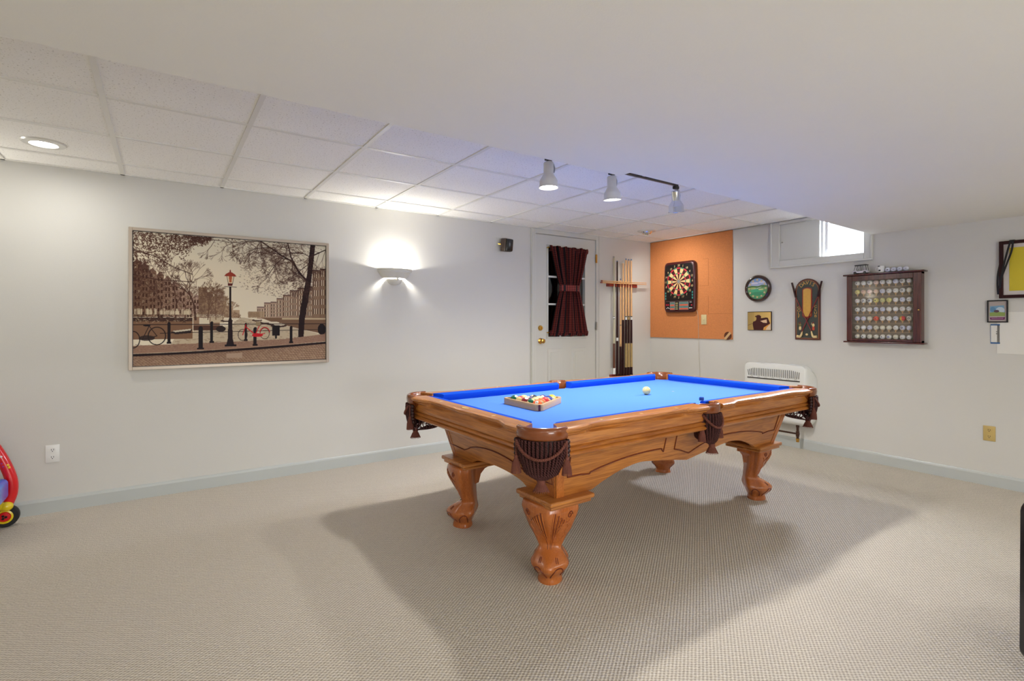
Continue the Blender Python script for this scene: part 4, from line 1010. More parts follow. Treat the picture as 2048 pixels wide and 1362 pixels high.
for (w_, h0, h1, y, mi) in ((0.047, 0.215, 0.515, -0.019, 1), (0.037, 0.228, 0.505, -0.022, 0)):
    P = [(w_*math.cos(a), h0+w_*0.55+w_*0.55*math.sin(a)) for a in [PI+k*PI/10 for k in range(11)]]+[(w_*math.cos(a), h1-w_*.5+w_*.5*math.sin(a)) for a in [k*PI/10 for k in range(11)]]
    prism(b, P, lambda u, v, w, y=y: (u, y-w, v), 0.004, mi)
obj('gold_tablet', b, [M['gold'], M['redwood']], pl, 30)
b = NB()
for i, ch in enumerate('DAVIS'):
    a = math.radians(40-20*i); r = 0.088
    def fn(x, y, z, a=a, r=r):
        X = x*1.1; Y = y+r
        return (X*math.cos(a)-Y*math.sin(a)*1.0, -0.0192-z, 0.462+X*math.sin(a)+Y*math.cos(a)*1.12)
    text_verts(b, ch, 0.046, fn, depth=0.001)
obj('family_lettering', b, M['gold'], pl, None); b = NB()
for i, ch in enumerate('GOLF'): text_verts(b, ch, 0.038, lambda x, y, z, i=i: (-0.080+x*1.15, -0.0192-z, 0.318-i*0.030+y*0.9), depth=0.0015)
obj('side_lettering', b, M['gold'], pl, None); b = NB()
for i, ch in enumerate('CLUB'): text_verts(b, ch, 0.038, lambda x, y, z, i=i: (0.078+x*1.15, -0.0192-z, 0.326-i*0.031+y*0.9), depth=0.0015)
obj('side_lettering', b, M['gold'], pl, None)
b = NB()
for s in (-1, 1):
    tube(b, [(s*0.142, -0.034, 0.570), (s*0.105, -0.032, 0.42)], 0.0085, 10, mi=0); tube(b, [(s*0.105, -0.032, 0.42), (-s*0.048, -0.030-0.003*s, 0.075)], 0.0045, 8, mi=1)
obj('crossed_shafts', b, [M['cue_dark'], mat('club_shaft_red', (128, 38, 38), 0.35)], pl)
b = NB()
for s in (-1, 1):
    tube(b, crom([(s*0.044, -0.030, 0.085), (s*0.052, -0.030, 0.050), (s*0.066, -0.030, 0.032), (s*0.094, -0.028, 0.034)], 5), lambda t_: 0.005+0.011*t_*(1.25-t_*0.5), 10)
sphere(b, (0.0, -0.028, 0.052), 0.012, 14, 10)
obj('club_heads_and_ball', b, M['cream'], pl)
gmats = [mat('golfer_olive', (120, 110, 60), 0.5), M['cream'], mat('golfer_red', (186, 70, 40), 0.5), M['redwood']]
for (cx_, mi1, mi2) in ((-0.068, 0, 1), (0.058, 1, 2)):
    b = NB()
    sphere(b, (cx_, -0.022, 0.168), 0.007, 10, 8, (1, .5, 1), mi=3); sphere(b, (cx_, -0.022, 0.145), 0.014, 12, 8, (0.9, .35, 1.2), mi=mi1)
    sphere(b, (cx_-0.004, -0.022, 0.113), 0.010, 12, 8, (0.7, .35, 2.0), mi=mi2); sphere(b, (cx_+0.006, -0.022, 0.113), 0.010, 12, 8, (0.7, .35, 2.0), mi=mi2)
    tube(b, [(cx_, -0.023, 0.152), (cx_-0.018, -0.023, 0.150), (cx_-0.014, -0.023, 0.168)], 0.003, 6, mi=mi1)
    obj('painted_golfer', b, gmats, pl)

# ------------------------------------------------------------------ golf ball display cabinet
gc = rw('display_cabinet', -2.637, 1.066, 'dark mahogany wall cabinet with glass door full of golf balls on shelves', 'display cabinet')
b = NB(); cwid = 0.281
box(b, -cwid, -cwid+0.014, -0.058, -0.0005, 0.022, 0.614); box(b, cwid-0.014, cwid, -0.058, -0.0005, 0.022, 0.614); box(b, -cwid, cwid, -0.058, -0.0005, 0.022, 0.036); box(b, -cwid, cwid, -0.058, -0.0005, 0.600, 0.614)
obj('carcass', b, M['mahog'], gc, 30)
b = NB(); box(b, -cwid+0.014, cwid-0.014, -0.008, -0.0005, 0.036, 0.600); obj('backing', b, mat('cabinet_backing', (150, 136, 116), 0.7), gc, None)
b = NB(); box(b, -0.306, 0.306, -0.088, -0.0005, 0.614, 0.628, bev=0.004, seg=2); obj('top_board', b, M['mahog_y'], gc, 40)
b = NB(); box(b, -0.304, 0.304, -0.085, -0.0005, 0.008, 0.022, bev=0.004, seg=2); obj('bottom_board', b, M['mahog_y'], gc, 40)
dr = NB(); fr_ = 0.040
gx_0, gx_1, gz_0, gz_1 = -cwid+0.044, cwid-0.056, 0.044, 0.566
for (x0, x1, z0, z1) in ((-cwid, gx_0, 0.024, 0.612), (gx_1, cwid, 0.024, 0.612), (gx_0, gx_1, 0.024, gz_0), (gx_0, gx_1, gz_1, 0.612)):
    box(dr, x0, x1, -0.072, -0.059, z0, z1, bev=0.003)
door_ = obj('cabinet_door', dr, M['mahog'], gc, 30)
b = NB(); box(b, gx_0, gx_1, -0.067, -0.064, gz_0, gz_1); obj('door_glass', b, M['glass'], door_, None)
b = NB(); vs = lathe(b, [(0, 0), (0.004, 0), (0.004, 0.006), (0.007, 0.010), (0.005, 0.015), (0, 0.016)], 12); xform(b, b.verts[:], Matrix.Translation((cwid-0.014, -0.072, 0.295)) @ Matrix.Rotation(PI/2, 4, 'X')); obj('door_knob', b, M['brass'], door_)
rows_z = [1.613, 1.533, 1.453, 1.373, 1.292, 1.211, 1.131]
for r_, z in enumerate(rows_z):
    b = NB(); box(b, -cwid+0.014, cwid-0.014, -0.030, -0.008, z-1.066-0.044, z-1.066-0.040, bev=0.001); obj('shelf', b, mat('shelf_wood', (186, 160, 130), 0.5) if r_ == 0 else bpy.data.materials['shelf_wood'], gc, 30)
tee = NB(); lathe(tee, [(0.0, -0.040), (0.004, -0.040), (0.004, -0.028), (0.011, -0.019), (0.009, -0.018), (0.0, -0.022)], 10)
tee_me = None
ball_base = NB(); sphere(ball_base, (0, 0, 0), 0.0213, 18, 12); mk = NB()
bc = dict(white=(232, 230, 224), cream=(226, 222, 204), pink=(230, 200, 188), tan=(226, 196, 168), yellow=(222, 214, 130), lime=(206, 204, 140), red=(232, 84, 54), blue=(214, 216, 232))
ball_mats = {k: mat('golf_ball_'+k, v, 0.3, var=0.02, coat=0.3, bump=0.15, bscale=900) for k, v in bc.items()}
ball_me = {}
for k, m_ in ball_mats.items():
    bb = NB(); sphere(bb, (0, 0, 0), 0.0213, 18, 12); me = bpy.data.meshes.new('golf_ball_'+k); bb.to_mesh(me); bb.free(); me.materials.append(m_); me.polygons.foreach_set('use_smooth', [True]*len(me.polygons)); ball_me[k] = me
bb = NB(); sphere(bb, (0, 0, 0), 0.0213, 18, 12)
for f in bb.faces: f.material_index = 1 if f.calc_center_median().x > 0 else 0
me = bpy.data.meshes.new('golf_ball_half'); bb.to_mesh(me); bb.free(); me.materials.append(mat('golf_ball_gold', (230, 190, 70), 0.3)); me.materials.append(mat('golf_ball_crimson', (208, 56, 60), 0.3)); me.polygons.foreach_set('use_smooth', [True]*len(me.polygons)); ball_me['half'] = me
mark_me = {}
def mark_mesh(kind, col):
    b = NB()
    if kind == 'bar': box(b, -0.007, 0.007, -0.0216, -0.0200, -0.0012, 0.0018)
    elif kind == 'dot': lathe(b, [(0, 0.0196), (0.005, 0.0196), (0.005, 0.0215), (0, 0.0215)], 12); xform(b, b.verts[:], Matrix.Rotation(PI/2, 4, 'X'))
    elif kind == 'ring': lathe(b, [(0.004, 0.0200), (0.0085, 0.0190), (0.0085, 0.0200), (0.004, 0.0215)], 16, cap=False); xform(b, b.verts[:], Matrix.Rotation(PI/2, 4, 'X'))
    me = bpy.data.meshes.new('logo_'+kind); b.to_mesh(me); b.free(); me.materials.append(col); return me
mdk = mat('logo_dark', (70, 70, 76), 0.5); mrd = mat('logo_red', (176, 60, 60), 0.5); mbl = mat('logo_blue', (50, 80, 160), 0.5)
marks = [mark_mesh('bar', mdk), mark_mesh('dot', mdk), mark_mesh('ring', mdk), mark_mesh('bar', mrd), mark_mesh('dot', mbl), mark_mesh('ring', mbl), None]
special = {(0, 3): 'pink', (1, 0): 'yellow', (1, 1): 'tan', (1, 2): 'pink', (1, 3): 'tan', (2, 3): 'yellow', (2, 4): 'lime', (2, 5): 'yellow', (4, 3): 'red', (4, 7): 'half'}
ords = ['first', 'second', 'third', 'fourth', 'fifth', 'sixth', 'seventh', 'eighth', 'ninth']
rown = ['top', 'second', 'third', 'fourth', 'fifth', 'sixth', 'bottom']
cname = dict(white='white', cream='off-white', pink='pale pink', tan='tan', yellow='yellow', lime='pale lime', red='bright orange-red', half='half yellow, half red', blue='bluish white')
rnd = random.Random(8)
for r_, z in enumerate(rows_z):
    for c_ in range(9):
        k = special.get((r_, c_)) or rnd.choice(['white', 'white', 'cream', 'white', 'blue'])
        y = -2.430-0.0492*c_
        tb = NB(); lathe(tb, [(0.0, -0.0405), (0.004, -0.0405), (0.004, -0.030), (0.011, -0.0195), (0.009, -0.0188), (0.0, -0.0215)], 8)
        if tee_me is None:
            o = obj('peg', tb, M['rackwood'], gc); tee_me = o.data
        else:
            tb.free(); o = bpy.data.objects.new('peg', tee_me); COL.objects.link(o); o.parent = gc
        o.location = (-(y+2.637), -0.0300, z-1.066)
        g = bpy.data.objects.new('golf_ball', ball_me[k]); COL.objects.link(g); g.location = (-0.0300, y, z); g.rotation_euler = (0, 0, -PI/2)
        tag(g, '%s golf ball in display cabinet, %s row from top, %s from left' % (cname[k], rown[r_], ords[c_]) if r_ not in (0, 6) else '%s golf ball in display cabinet, %s row, %s from left' % (cname[k], rown[r_], ords[c_]), 'golf ball', 'golf balls in the display cabinet')
        mi = 5 if (r_, c_) == (6, 5) else rnd.choice([0, 0, 1, 3, 6, 2, 0])
        if k != 'half' and marks[mi] is not None:
            l = bpy.data.objects.new('logo', marks[mi]); COL.objects.link(l); l.parent = g
tee.free(); ball_base.free(); mk.free()
# things on the cabinet top (z = 1.694)
ZT = 1.066+0.628
def on_top(name, y, x, label, cat, rz=0, group=None): return empty(name, (x, y, ZT), (0, 0, -PI/2+rz), label=label, cat=cat, group=group)
gcart = on_top('toy_golf_cart', -2.462, -0.045, 'tiny white and black toy golf cart on top of the display cabinet', 'toy cart')
m_pearl = mat('cart_white', (206, 200, 206), 0.3)
b = NB(); prism(b, [(-0.060, 0.010), (0.060, 0.010), (0.062, 0.028), (0.038, 0.034), (0.030, 0.026), (-0.020, 0.026), (-0.030, 0.034), (-0.050, 0.032), (-0.062, 0.020)], lambda u, v, w: (u, 0.022-w, v), 0.044); obj('cart_body', b, m_pearl, gcart, 30)
b = NB(); prism(b, [(-0.040, 0.074), (0.050, 0.078), (0.056, 0.082), (0.050, 0.086), (-0.036, 0.083), (-0.044, 0.079)], lambda u, v, w: (u, 0.024-w, v), 0.048); obj('roof', b, M['black'], gcart, 30)
b = NB()
for sy_ in (-0.020, 0.020):
    tube(b, [(-0.048, sy_, 0.030), (-0.034, sy_, 0.078)], 0.0018, 6); tube(b, [(0.012, sy_, 0.028), (0.008, sy_, 0.078)], 0.0018, 6); tube(b, [(0.054, sy_, 0.028), (0.046, sy_, 0.080)], 0.0018, 6)
obj('roof_posts', b, M['black'], gcart)
b = NB(); box(b, 0.0, 0.030, -0.018, 0.018, 0.026, 0.034, bev=0.003); box(b, 0.028, 0.036, -0.018, 0.018, 0.030, 0.058, bev=0.003); obj('cart_seat', b, m_pearl, gcart, 40)
b = NB(); tube(b, [(-0.030, 0, 0.030), (-0.018, 0, 0.048)], 0.0015, 6); obj('steering_column', b, M['black'], gcart)
for x in (-0.038, 0.040):
    for sy_ in (-0.021, 0.021):
        b = NB(); cyl(b, (x, sy_-0.005, 0.012), (x, sy_+0.005, 0.012), 0.012, 18); obj('wheel', b, M['black'], gcart)
mg = on_top('mug', -2.622, -0.045, 'small white mug with dark marks on top of the display cabinet', 'mug')
b = NB(); lathe(b, [(0.0, 0.0), (0.022, 0.0), (0.026, 0.004), (0.026, 0.060), (0.024, 0.061), (0.0235, 0.008), (0, 0.006)], 24); obj('cup', b, M['white'], mg)
b = NB(); tube(b, crom([(-0.024, 0, 0.052), (-0.040, 0, 0.048), (-0.042, 0, 0.025), (-0.025, 0, 0.014)], 5), 0.003, 8); obj('handle', b, M['white'], mg)
b = NB(); lathe(b, [(0.0262, 0.052), (0.0268, 0.052), (0.0268, 0.060), (0.0262, 0.060)], 24, a0=-2.4, a1=-1.6, cap=False); lathe(b, [(0.0262, 0.012), (0.0268, 0.012), (0.0268, 0.026), (0.0262, 0.026)], 24, a0=-2.0, a1=-1.4, cap=False); obj('dark_mark', b, M['black'], mg)
for y, lab in ((-2.672, 'touching the white mug'), (-2.715, 'second from the mug'), (-2.760, 'third from the mug'), (-2.804, 'farthest from the mug')):
    g = bpy.data.objects.new('golf_ball', ball_me['blue']); COL.objects.link(g); g.location = (-0.045, y, ZT+0.0213); g.rotation_euler = (0, 0, -PI/2+0.2)
    tag(g, 'bluish white golf ball lying on the cabinet top, %s' % lab, 'golf ball', 'loose golf balls on top of the cabinet')
    l = bpy.data.objects.new('logo', marks[1 if y > -2.7 else 0]); COL.objects.link(l); l.parent = g

# ------------------------------------------------------------------ frames and papers at the right edge
ff = rw('framed_document', -3.650, 1.440, 'large black framed yellow sheet with white mat on the right wall', 'picture frame')
b = NB(); fw = 0.024; Wf = 0.263; Hf = 0.430
for (x0, x1, z0, z1) in ((-Wf, -Wf+fw, 0, Hf), (Wf-fw, Wf, 0, Hf), (-Wf+fw, Wf-fw, 0, fw), (-Wf+fw, Wf-fw, Hf-fw, Hf)): box(b, x0, x1, -0.024, -0.0005, z0, z1, bev=0.002)
obj('frame', b, M['cue_dark'], ff, 30)
b = NB(); box(b, -Wf+fw, Wf-fw, -0.010, -0.002, fw, Hf-fw); obj('mat_board', b, mat('mat_board', (206, 198, 192), 0.6), ff, None)
b = NB(); box(b, -Wf+fw+0.032, Wf-fw-0.032, -0.012, -0.0095, fw+0.030, Hf-fw-0.028); obj('yellow_sheet', b, M['yellow'], ff, None)
ly = rw('lanyard', -3.395, 1.450, 'black lanyard draped over the corner of the black picture frame', 'lanyard')
b = NB()
for pth in ([(0.060, -0.027, 0.420), (0.045, -0.030, 0.36), (0.018, -0.030, 0.22), (0.000, -0.026, 0.10), (-0.012, -0.018, 0.02)], [(0.072, -0.027, 0.420), (0.064, -0.030, 0.34), (0.036, -0.032, 0.24), (0.008, -0.032, 0.14), (-0.004, -0.022, 0.06), (-0.012, -0.018, 0.02)], [(-0.004, -0.010, 0.25), (-0.016, -0.010, 0.17), (-0.018, -0.012, 0.09), (-0.013, -0.016, 0.02)]):
    P = resample(crom(pth, 6), 24)
    rings = [[(p.x-0.006, p.y-0.001, p.z), (p.x+0.006, p.y-0.001, p.z), (p.x+0.006, p.y+0.001, p.z), (p.x-0.006, p.y+0.001, p.z)] for p in P]
    loft(b, rings)
box(b, 0.052, 0.080, -0.030, -0.002, 0.414, 0.424)
obj('strap', b, M['black'], ly, 30)
b = NB(); cyl(b, (-0.012, -0.018, 0.02), (-0.012, -0.018, -0.006), 0.003, 8); obj('clip', b, M['steel'], ly)
sf = rw('small_framed_photo', -3.3765, 1.257, 'small black framed photo with purple caption bar beside the large black frame', 'picture frame')
b = NB(); fw = 0.008; Wf = 0.0595; Hf = 0.170
for (x0, x1, z0, z1) in ((-Wf, -Wf+fw, 0, Hf), (Wf-fw, Wf, 0, Hf), (-Wf+fw, Wf-fw, 0, fw), (-Wf+fw, Wf-fw, Hf-fw, Hf)): box(b, x0, x1, -0.016, -0.0005, z0, z1, bev=0.0015)
obj('frame', b, M['black'], sf, 30)
def small_img():
    R = Ras(60, 90, (176, 164, 158)); R.poly([(5, 22), (50, 18), (54, 60), (5, 62)], (120, 160, 190)); R.ell(38, 40, 14, 14, (190, 204, 214)); R.ell(14, 36, 9, 12, (96, 140, 176)); R.poly([(4, 50), (28, 46), (54, 50), (54, 66), (4, 66)], (140, 160, 90)); R.ell(26, 44, 9, 6, (96, 70, 84)); R.poly([(4, 72), (54, 70), (52, 82), (6, 82)], (110, 40, 90)); R.line((10, 76), (48, 75), 1.2, (214, 190, 214)); return R.a
raster_obj('printed_image', small_img(), lambda u, v: (-0.0515+0.103*u, -0.008, 0.008+0.154*v), sf, M['print_gloss'])
bd = rw('name_badge', -3.362, 1.094, 'narrow white card with blue ends half hidden behind the white paper', 'card')
b = NB(); box(b, -0.025, 0.025, -0.003, -0.0005, 0.012, 0.140, mi=0); box(b, -0.027, 0.027, -0.0035, -0.0004, 0.0, 0.012, mi=1); box(b, -0.027, 0.027, -0.0035, -0.0004, 0.140, 0.151, mi=1); box(b, -0.0275, -0.025, -0.0035, -0.0004, 0.012, 0.14, mi=1)
obj('card', b, [M['paper'], M['bluerim']], bd, None)
b = NB(); box(b, 0.004, 0.012, -0.0036, -0.003, 0.09, 0.094); box(b, 0.004, 0.012, -0.0036, -0.003, 0.075, 0.080); obj('print', b, M['dark'], bd, None)
pp = rw('wall_chart', -3.640, 1.020, 'large plain white paper sheet on the right wall under the black frame', 'paper')
b = NB(); box(b, -0.268, 0.30, -0.0030, -0.0008, 0.0, 0.316); obj('sheet', b, M['paper'], pp, None)

# ------------------------------------------------------------------ wall heater
ht = rw('wall_heater', -1.715, 0.20, 'white vented wall heater behind the far end of the pool table', 'heater')
m_htr = mat('heater_enamel', (226, 227, 222), 0.3, var=0.01, coat=0.2)
b = NB()
def rrect(x0, x1, z0, z1, r, n=5):
    P = []
    for (cx_, cz_, a0) in ((x1-r, z0+r, -PI/2), (x1-r, z1-r, 0), (x0+r, z1-r, PI/2), (x0+r, z0+r, PI)):
        for k in range(n+1): a = a0+k*PI/2/n; P.append((cx_+r*math.cos(a), cz_+r*math.sin(a)))
    return P
def side(y):
    return y
rings = []
for (d, x1, z0, z1, r) in ((0.001, 0.352, 0.030, 0.600, 0.12), (0.030, 0.352, 0.030, 0.610, 0.12), (0.050, 0.345, 0.035, 0.625, 0.10), (0.075, 0.338, 0.040, 0.640, 0.07), (0.120, 0.325, 0.050, 0.645, 0.05), (0.150, 0.312, 0.070, 0.632, 0.045), (0.158, 0.300, 0.095, 0.605, 0.04)):
    rings.append([(x, -d, z) for x, z in rrect(-x1, x1, z0, z1, r)])
loft(b, rings); obj('housing', b, m_htr, ht, 40)
b = NB()
for k in range(29):
    u = k/28; x = -0.270+0.530*u
    zt = 0.584-0.030*max(0, u-0.85)*4*0.8-0.030*max(0, 0.12-u)*6; zb = 0.505
    lean = (-0.012*max(0, 0.15-u)/0.15+0.006*max(0, u-0.8)/0.2)
    tube(b, [(x+lean*-1, -0.1595, zb), (x, -0.1595, zt)], 0.0027, 5)
obj('vent_slots', b, M['dark'], ht)
b = NB(); box(b, -0.275, 0.265, -0.163, -0.157, 0.476, 0.486, bev=0.001); obj('outlet_gap', b, M['dark'], ht, 30)
b = NB()
for k in range(7):
    cx_ = -0.225+0.075*k; tube(b, [(cx_+0.012*math.cos(a), -0.160, 0.488+0.010*math.sin(a)) for a in [i*PI/8 for i in range(9)]], 0.0016, 5)
obj('embossed_arcs', b, mat('emboss_grey', (176, 172, 160), 0.4), ht)
gpipe = rw('heater_gas_pipe', -1.93, 0.0, 'dark brown gas pipe with valve under the white heater', 'pipe')
b = NB(); cyl(b, (0.0, -0.100, 0.255), (0.0, -0.100, 0.085), 0.012, 12); cyl(b, (0.0, -0.100, 0.160), (-0.60, -0.100, 0.160), 0.009, 12)
sphere(b, (0.0, -0.100, 0.16), 0.019, 12, 8); cyl(b, (0.0, -0.1, 0.185), (0.0, -0.1, 0.135), 0.016, 12); cyl(b, (0.0, -0.1, 0.255), (0.0, -0.1, 0.225), 0.015, 12); obj('pipe_run', b, M['pipe'], gpipe)
b = NB(); cyl(b, (0.0, -0.100, 0.115), (0.0, -0.100, 0.100), 0.017, 8); cyl(b, (0.0, -0.1, 0.100), (0.0, -0.1, 0.08), 0.014, 12); obj('valve_cap', b, M['brass'], gpipe)
b = NB(); cyl(b, (-0.60, -0.100, 0.160), (-0.60, -0.015, 0.160), 0.009, 12); lathe(b, [(0, 0), (0.018, 0), (0.018, 0.014), (0, 0.014)], 16); xform(b, b.verts[-64:], Matrix.Translation((-0.60, -0.001, 0.160)) @ Matrix.Rotation(PI/2, 4, 'X')); obj('wall_elbow', b, M['pipe'], gpipe)

# ------------------------------------------------------------------ pool table
TBL = (-2.735, -2.100); TROT = math.radians(1.0)
pt = empty('pool_table', (TBL[0], TBL[1], 0), (0, 0, TROT), label='oak pool table with bright blue cloth, claw feet and fringed leather pockets', cat='pool table')
HX, HY = 1.262, 0.712; NX, NY = 1.1176, 0.5588; ZR = 0.80; ZS = 0.752
def smooth(a, b_, t): t = min(1, max(0, (t-a)/(b_-a))); return t*t*(3-2*t)
def rail_section(L0, L1, fn, m, name, long_side=True, sh0=0.050, sh1=0.050):
    """L along rail; outer offset wavy; fn(L, n, z): n outward from playing edge"""
    b = NB(); tot = L1-L0; n = 64
    outw = (HY-NY) if long_side else (HX-NX)
    rings = []
    for i in range(n+1):
        L = L0+tot*i/n; e = min(L-L0, L1-L)
        off = -0.034*smooth(0.09, 0.21, e)+0.007*math.sin(PI*min(1, max(0, (e-0.10)/0.14)))*0
        off += 0.014*smooth(0.30, 0.62, e) if not long_side else 0.012*smooth(0.26, 0.56, e)
        o = outw+off
        prof = [(0.048, 0.001), (o-0.022, 0.0), (o-0.010, -0.002), (o-0.002, -0.007), (o, -0.014), (o-0.003, -0.021), (o-0.012, -0.027), (o-0.018, -0.031), (outw-0.040, -0.038) if False else (o-0.020, -0.036),
                (outw-0.040, -0.046), (outw-0.036, -0.056), (outw-0.030, -0.074), (outw-0.034, -0.090), (outw-0.040, -0.094), (outw-0.030, -0.098), (outw-0.022, -0.104), (outw-0.028, -0.111), (outw-0.038, -0.114), (outw-0.026, -0.120), (outw-0.018, -0.128), (outw-0.026, -0.137),
                (outw-0.080, -0.137), (0.048, -0.060)]
        we0 = max(0, 1-(L-L0)/0.16); we1 = max(0, 1-(L1-L)/0.16)
        rings.append([fn(L+(we1*sh1-we0*sh0)*(min(1, max(0, (nn-0.048)/(outw-0.048)))-0.35), nn, ZR+z) for nn, z in prof])
    loft(b, rings); return obj(name, b, m, pt, 24)
CG = 0.150   # corner cut-back along each rail
SG = 0.072   # side pocket half gap
for s in (-1, 1):
    rail_section(-HX+CG, -SG, lambda L, n, z, s=s: (L, s*(NY+n), z), M['oak_x'], 'rail', True, 0.05, 0.012)
    rail_section(SG, HX-CG, lambda L, n, z, s=s: (L, s*(NY+n), z), M['oak_x'], 'rail', True, 0.012, 0.05)
    rail_section(-HY+CG, HY-CG, lambda L, n, z, s=s: (s*(NX+n), L, z), M['oak_y'], 'rail', False)
# sights
b = NB()
def sight(x, y, along_x):
    r = 0.0085
    P = [(x+(1.0 if along_x else 0.42)*1.6*r*0.6*math.cos(a), y+(0.42 if along_x else 1.0)*1.6*r*math.sin(a)) for a in [k*PI/2 for k in range(4)]]
    dx, dy = (0.0045, 0.014) if along_x else (0.014, 0.0045)
    P = [(x-dx, y), (x, y-dy), (x+dx, y), (x, y+dy)]
    prism(b, P, lambda u, v, w: (u, v, ZR-0.0006+w), 0.0016)
for s in (-1, 1):
    for i in (1, 2, 3): 
        sight(s*NX*i/4, NY+0.095, True); sight(s*NX*i/4, -NY-0.095, True)
    for j in (-1, 0, 1):
        if not (s == -1 and j == 0): sight(s*(NX+0.082), NY*j/2, False)
obj('sights', b, M['pearl'], pt, None)
b = NB(); lathe(b, [(0.0, 0), (0.026, 0), (0.026, 0.0012), (0.0, 0.0012)], 24, c=(-(NX+0.082), 0, ZR-0.0004), sy=1.5, sx=0.62, mi=0); lathe(b, [(0.0, 0.0008), (0.022, 0.0008), (0.022, 0.0016), (0.0, 0.0016)], 24, c=(-(NX+0.082), 0, ZR-0.0004), sy=1.5, sx=0.62, mi=1); obj('name_plate', b, [M['brass'], mat('plate_gold', (206, 170, 90), 0.3)], pt)
# bed with pocket bites
b = NB(); BX, BY = 1.205, 0.645; pc_r = 0.062
bites = {(1, 1): (1.158, 0.600), (-1, 1): (-1.158, 0.600), (-1, -1): (-1.158, -0.600), (1, -1): (1.158, -0.600)}
poly = []
def arc_pts(cx_, cy_, r, a0, a1, n=10): return [(cx_+r*math.cos(a0+(a1-a0)*k/n), cy_+r*math.sin(a0+(a1-a0)*k/n)) for k in range(n+1)]
c = 1.170; d = 0.612
poly += arc_pts(-c, -d, 0.07, math.radians(110), math.radians(-20)); poly += arc_pts(0, -0.655, 0.062, math.radians(170), math.radians(10))
poly += arc_pts(c, -d, 0.07, math.radians(200), math.radians(70)); poly += arc_pts(c, d, 0.07, math.radians(-70), math.radians(-200)); poly += arc_pts(0, 0.655, 0.062, math.radians(-10), math.radians(-170)); poly += arc_pts(-c, d, 0.07, math.radians(20), math.radians(-110))
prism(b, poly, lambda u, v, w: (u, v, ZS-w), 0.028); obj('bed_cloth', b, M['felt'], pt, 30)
# cushions
def cushion(P0, P1, B0, B1, name='cushion'):
    """P nose ends, B back ends (2D)"""
    b = NB()
    def ring(P, B):
        P = Vector((*P, 0)); B = Vector((*B, 0)); d_ = (B-P)
        pf = [(0.0, 0.792), (0.0, 0.783), (0.12, 0.765), (0.20, ZS+0.001), (1.0, ZS+0.001), (1.0, ZR+0.001), (0.55, ZR-0.001), (0.15, 0.7965)]
        return [(P.x+d_.x*t, P.y+d_.y*t, z) for t, z in pf]
    n = 12; rings = []
    for i in range(n+1):
        t = i/n; P = (P0[0]+(P1[0]-P0[0])*t, P0[1]+(P1[1]-P0[1])*t); B = (B0[0]+(B1[0]-B0[0])*t, B0[1]+(B1[1]-B0[1])*t); rings.append(ring(P, B))
    loft(b, rings); return obj(name, b, M['felt_shaded'], pt, 40)
bk = 0.050
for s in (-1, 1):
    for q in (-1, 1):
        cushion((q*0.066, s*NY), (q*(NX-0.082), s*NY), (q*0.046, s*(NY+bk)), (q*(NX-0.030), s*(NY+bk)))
    cushion((s*NX, -NY+0.082), (s*NX, NY-0.082), (s*(NX+bk), -NY+0.030), (s*(NX+bk), NY-0.030))
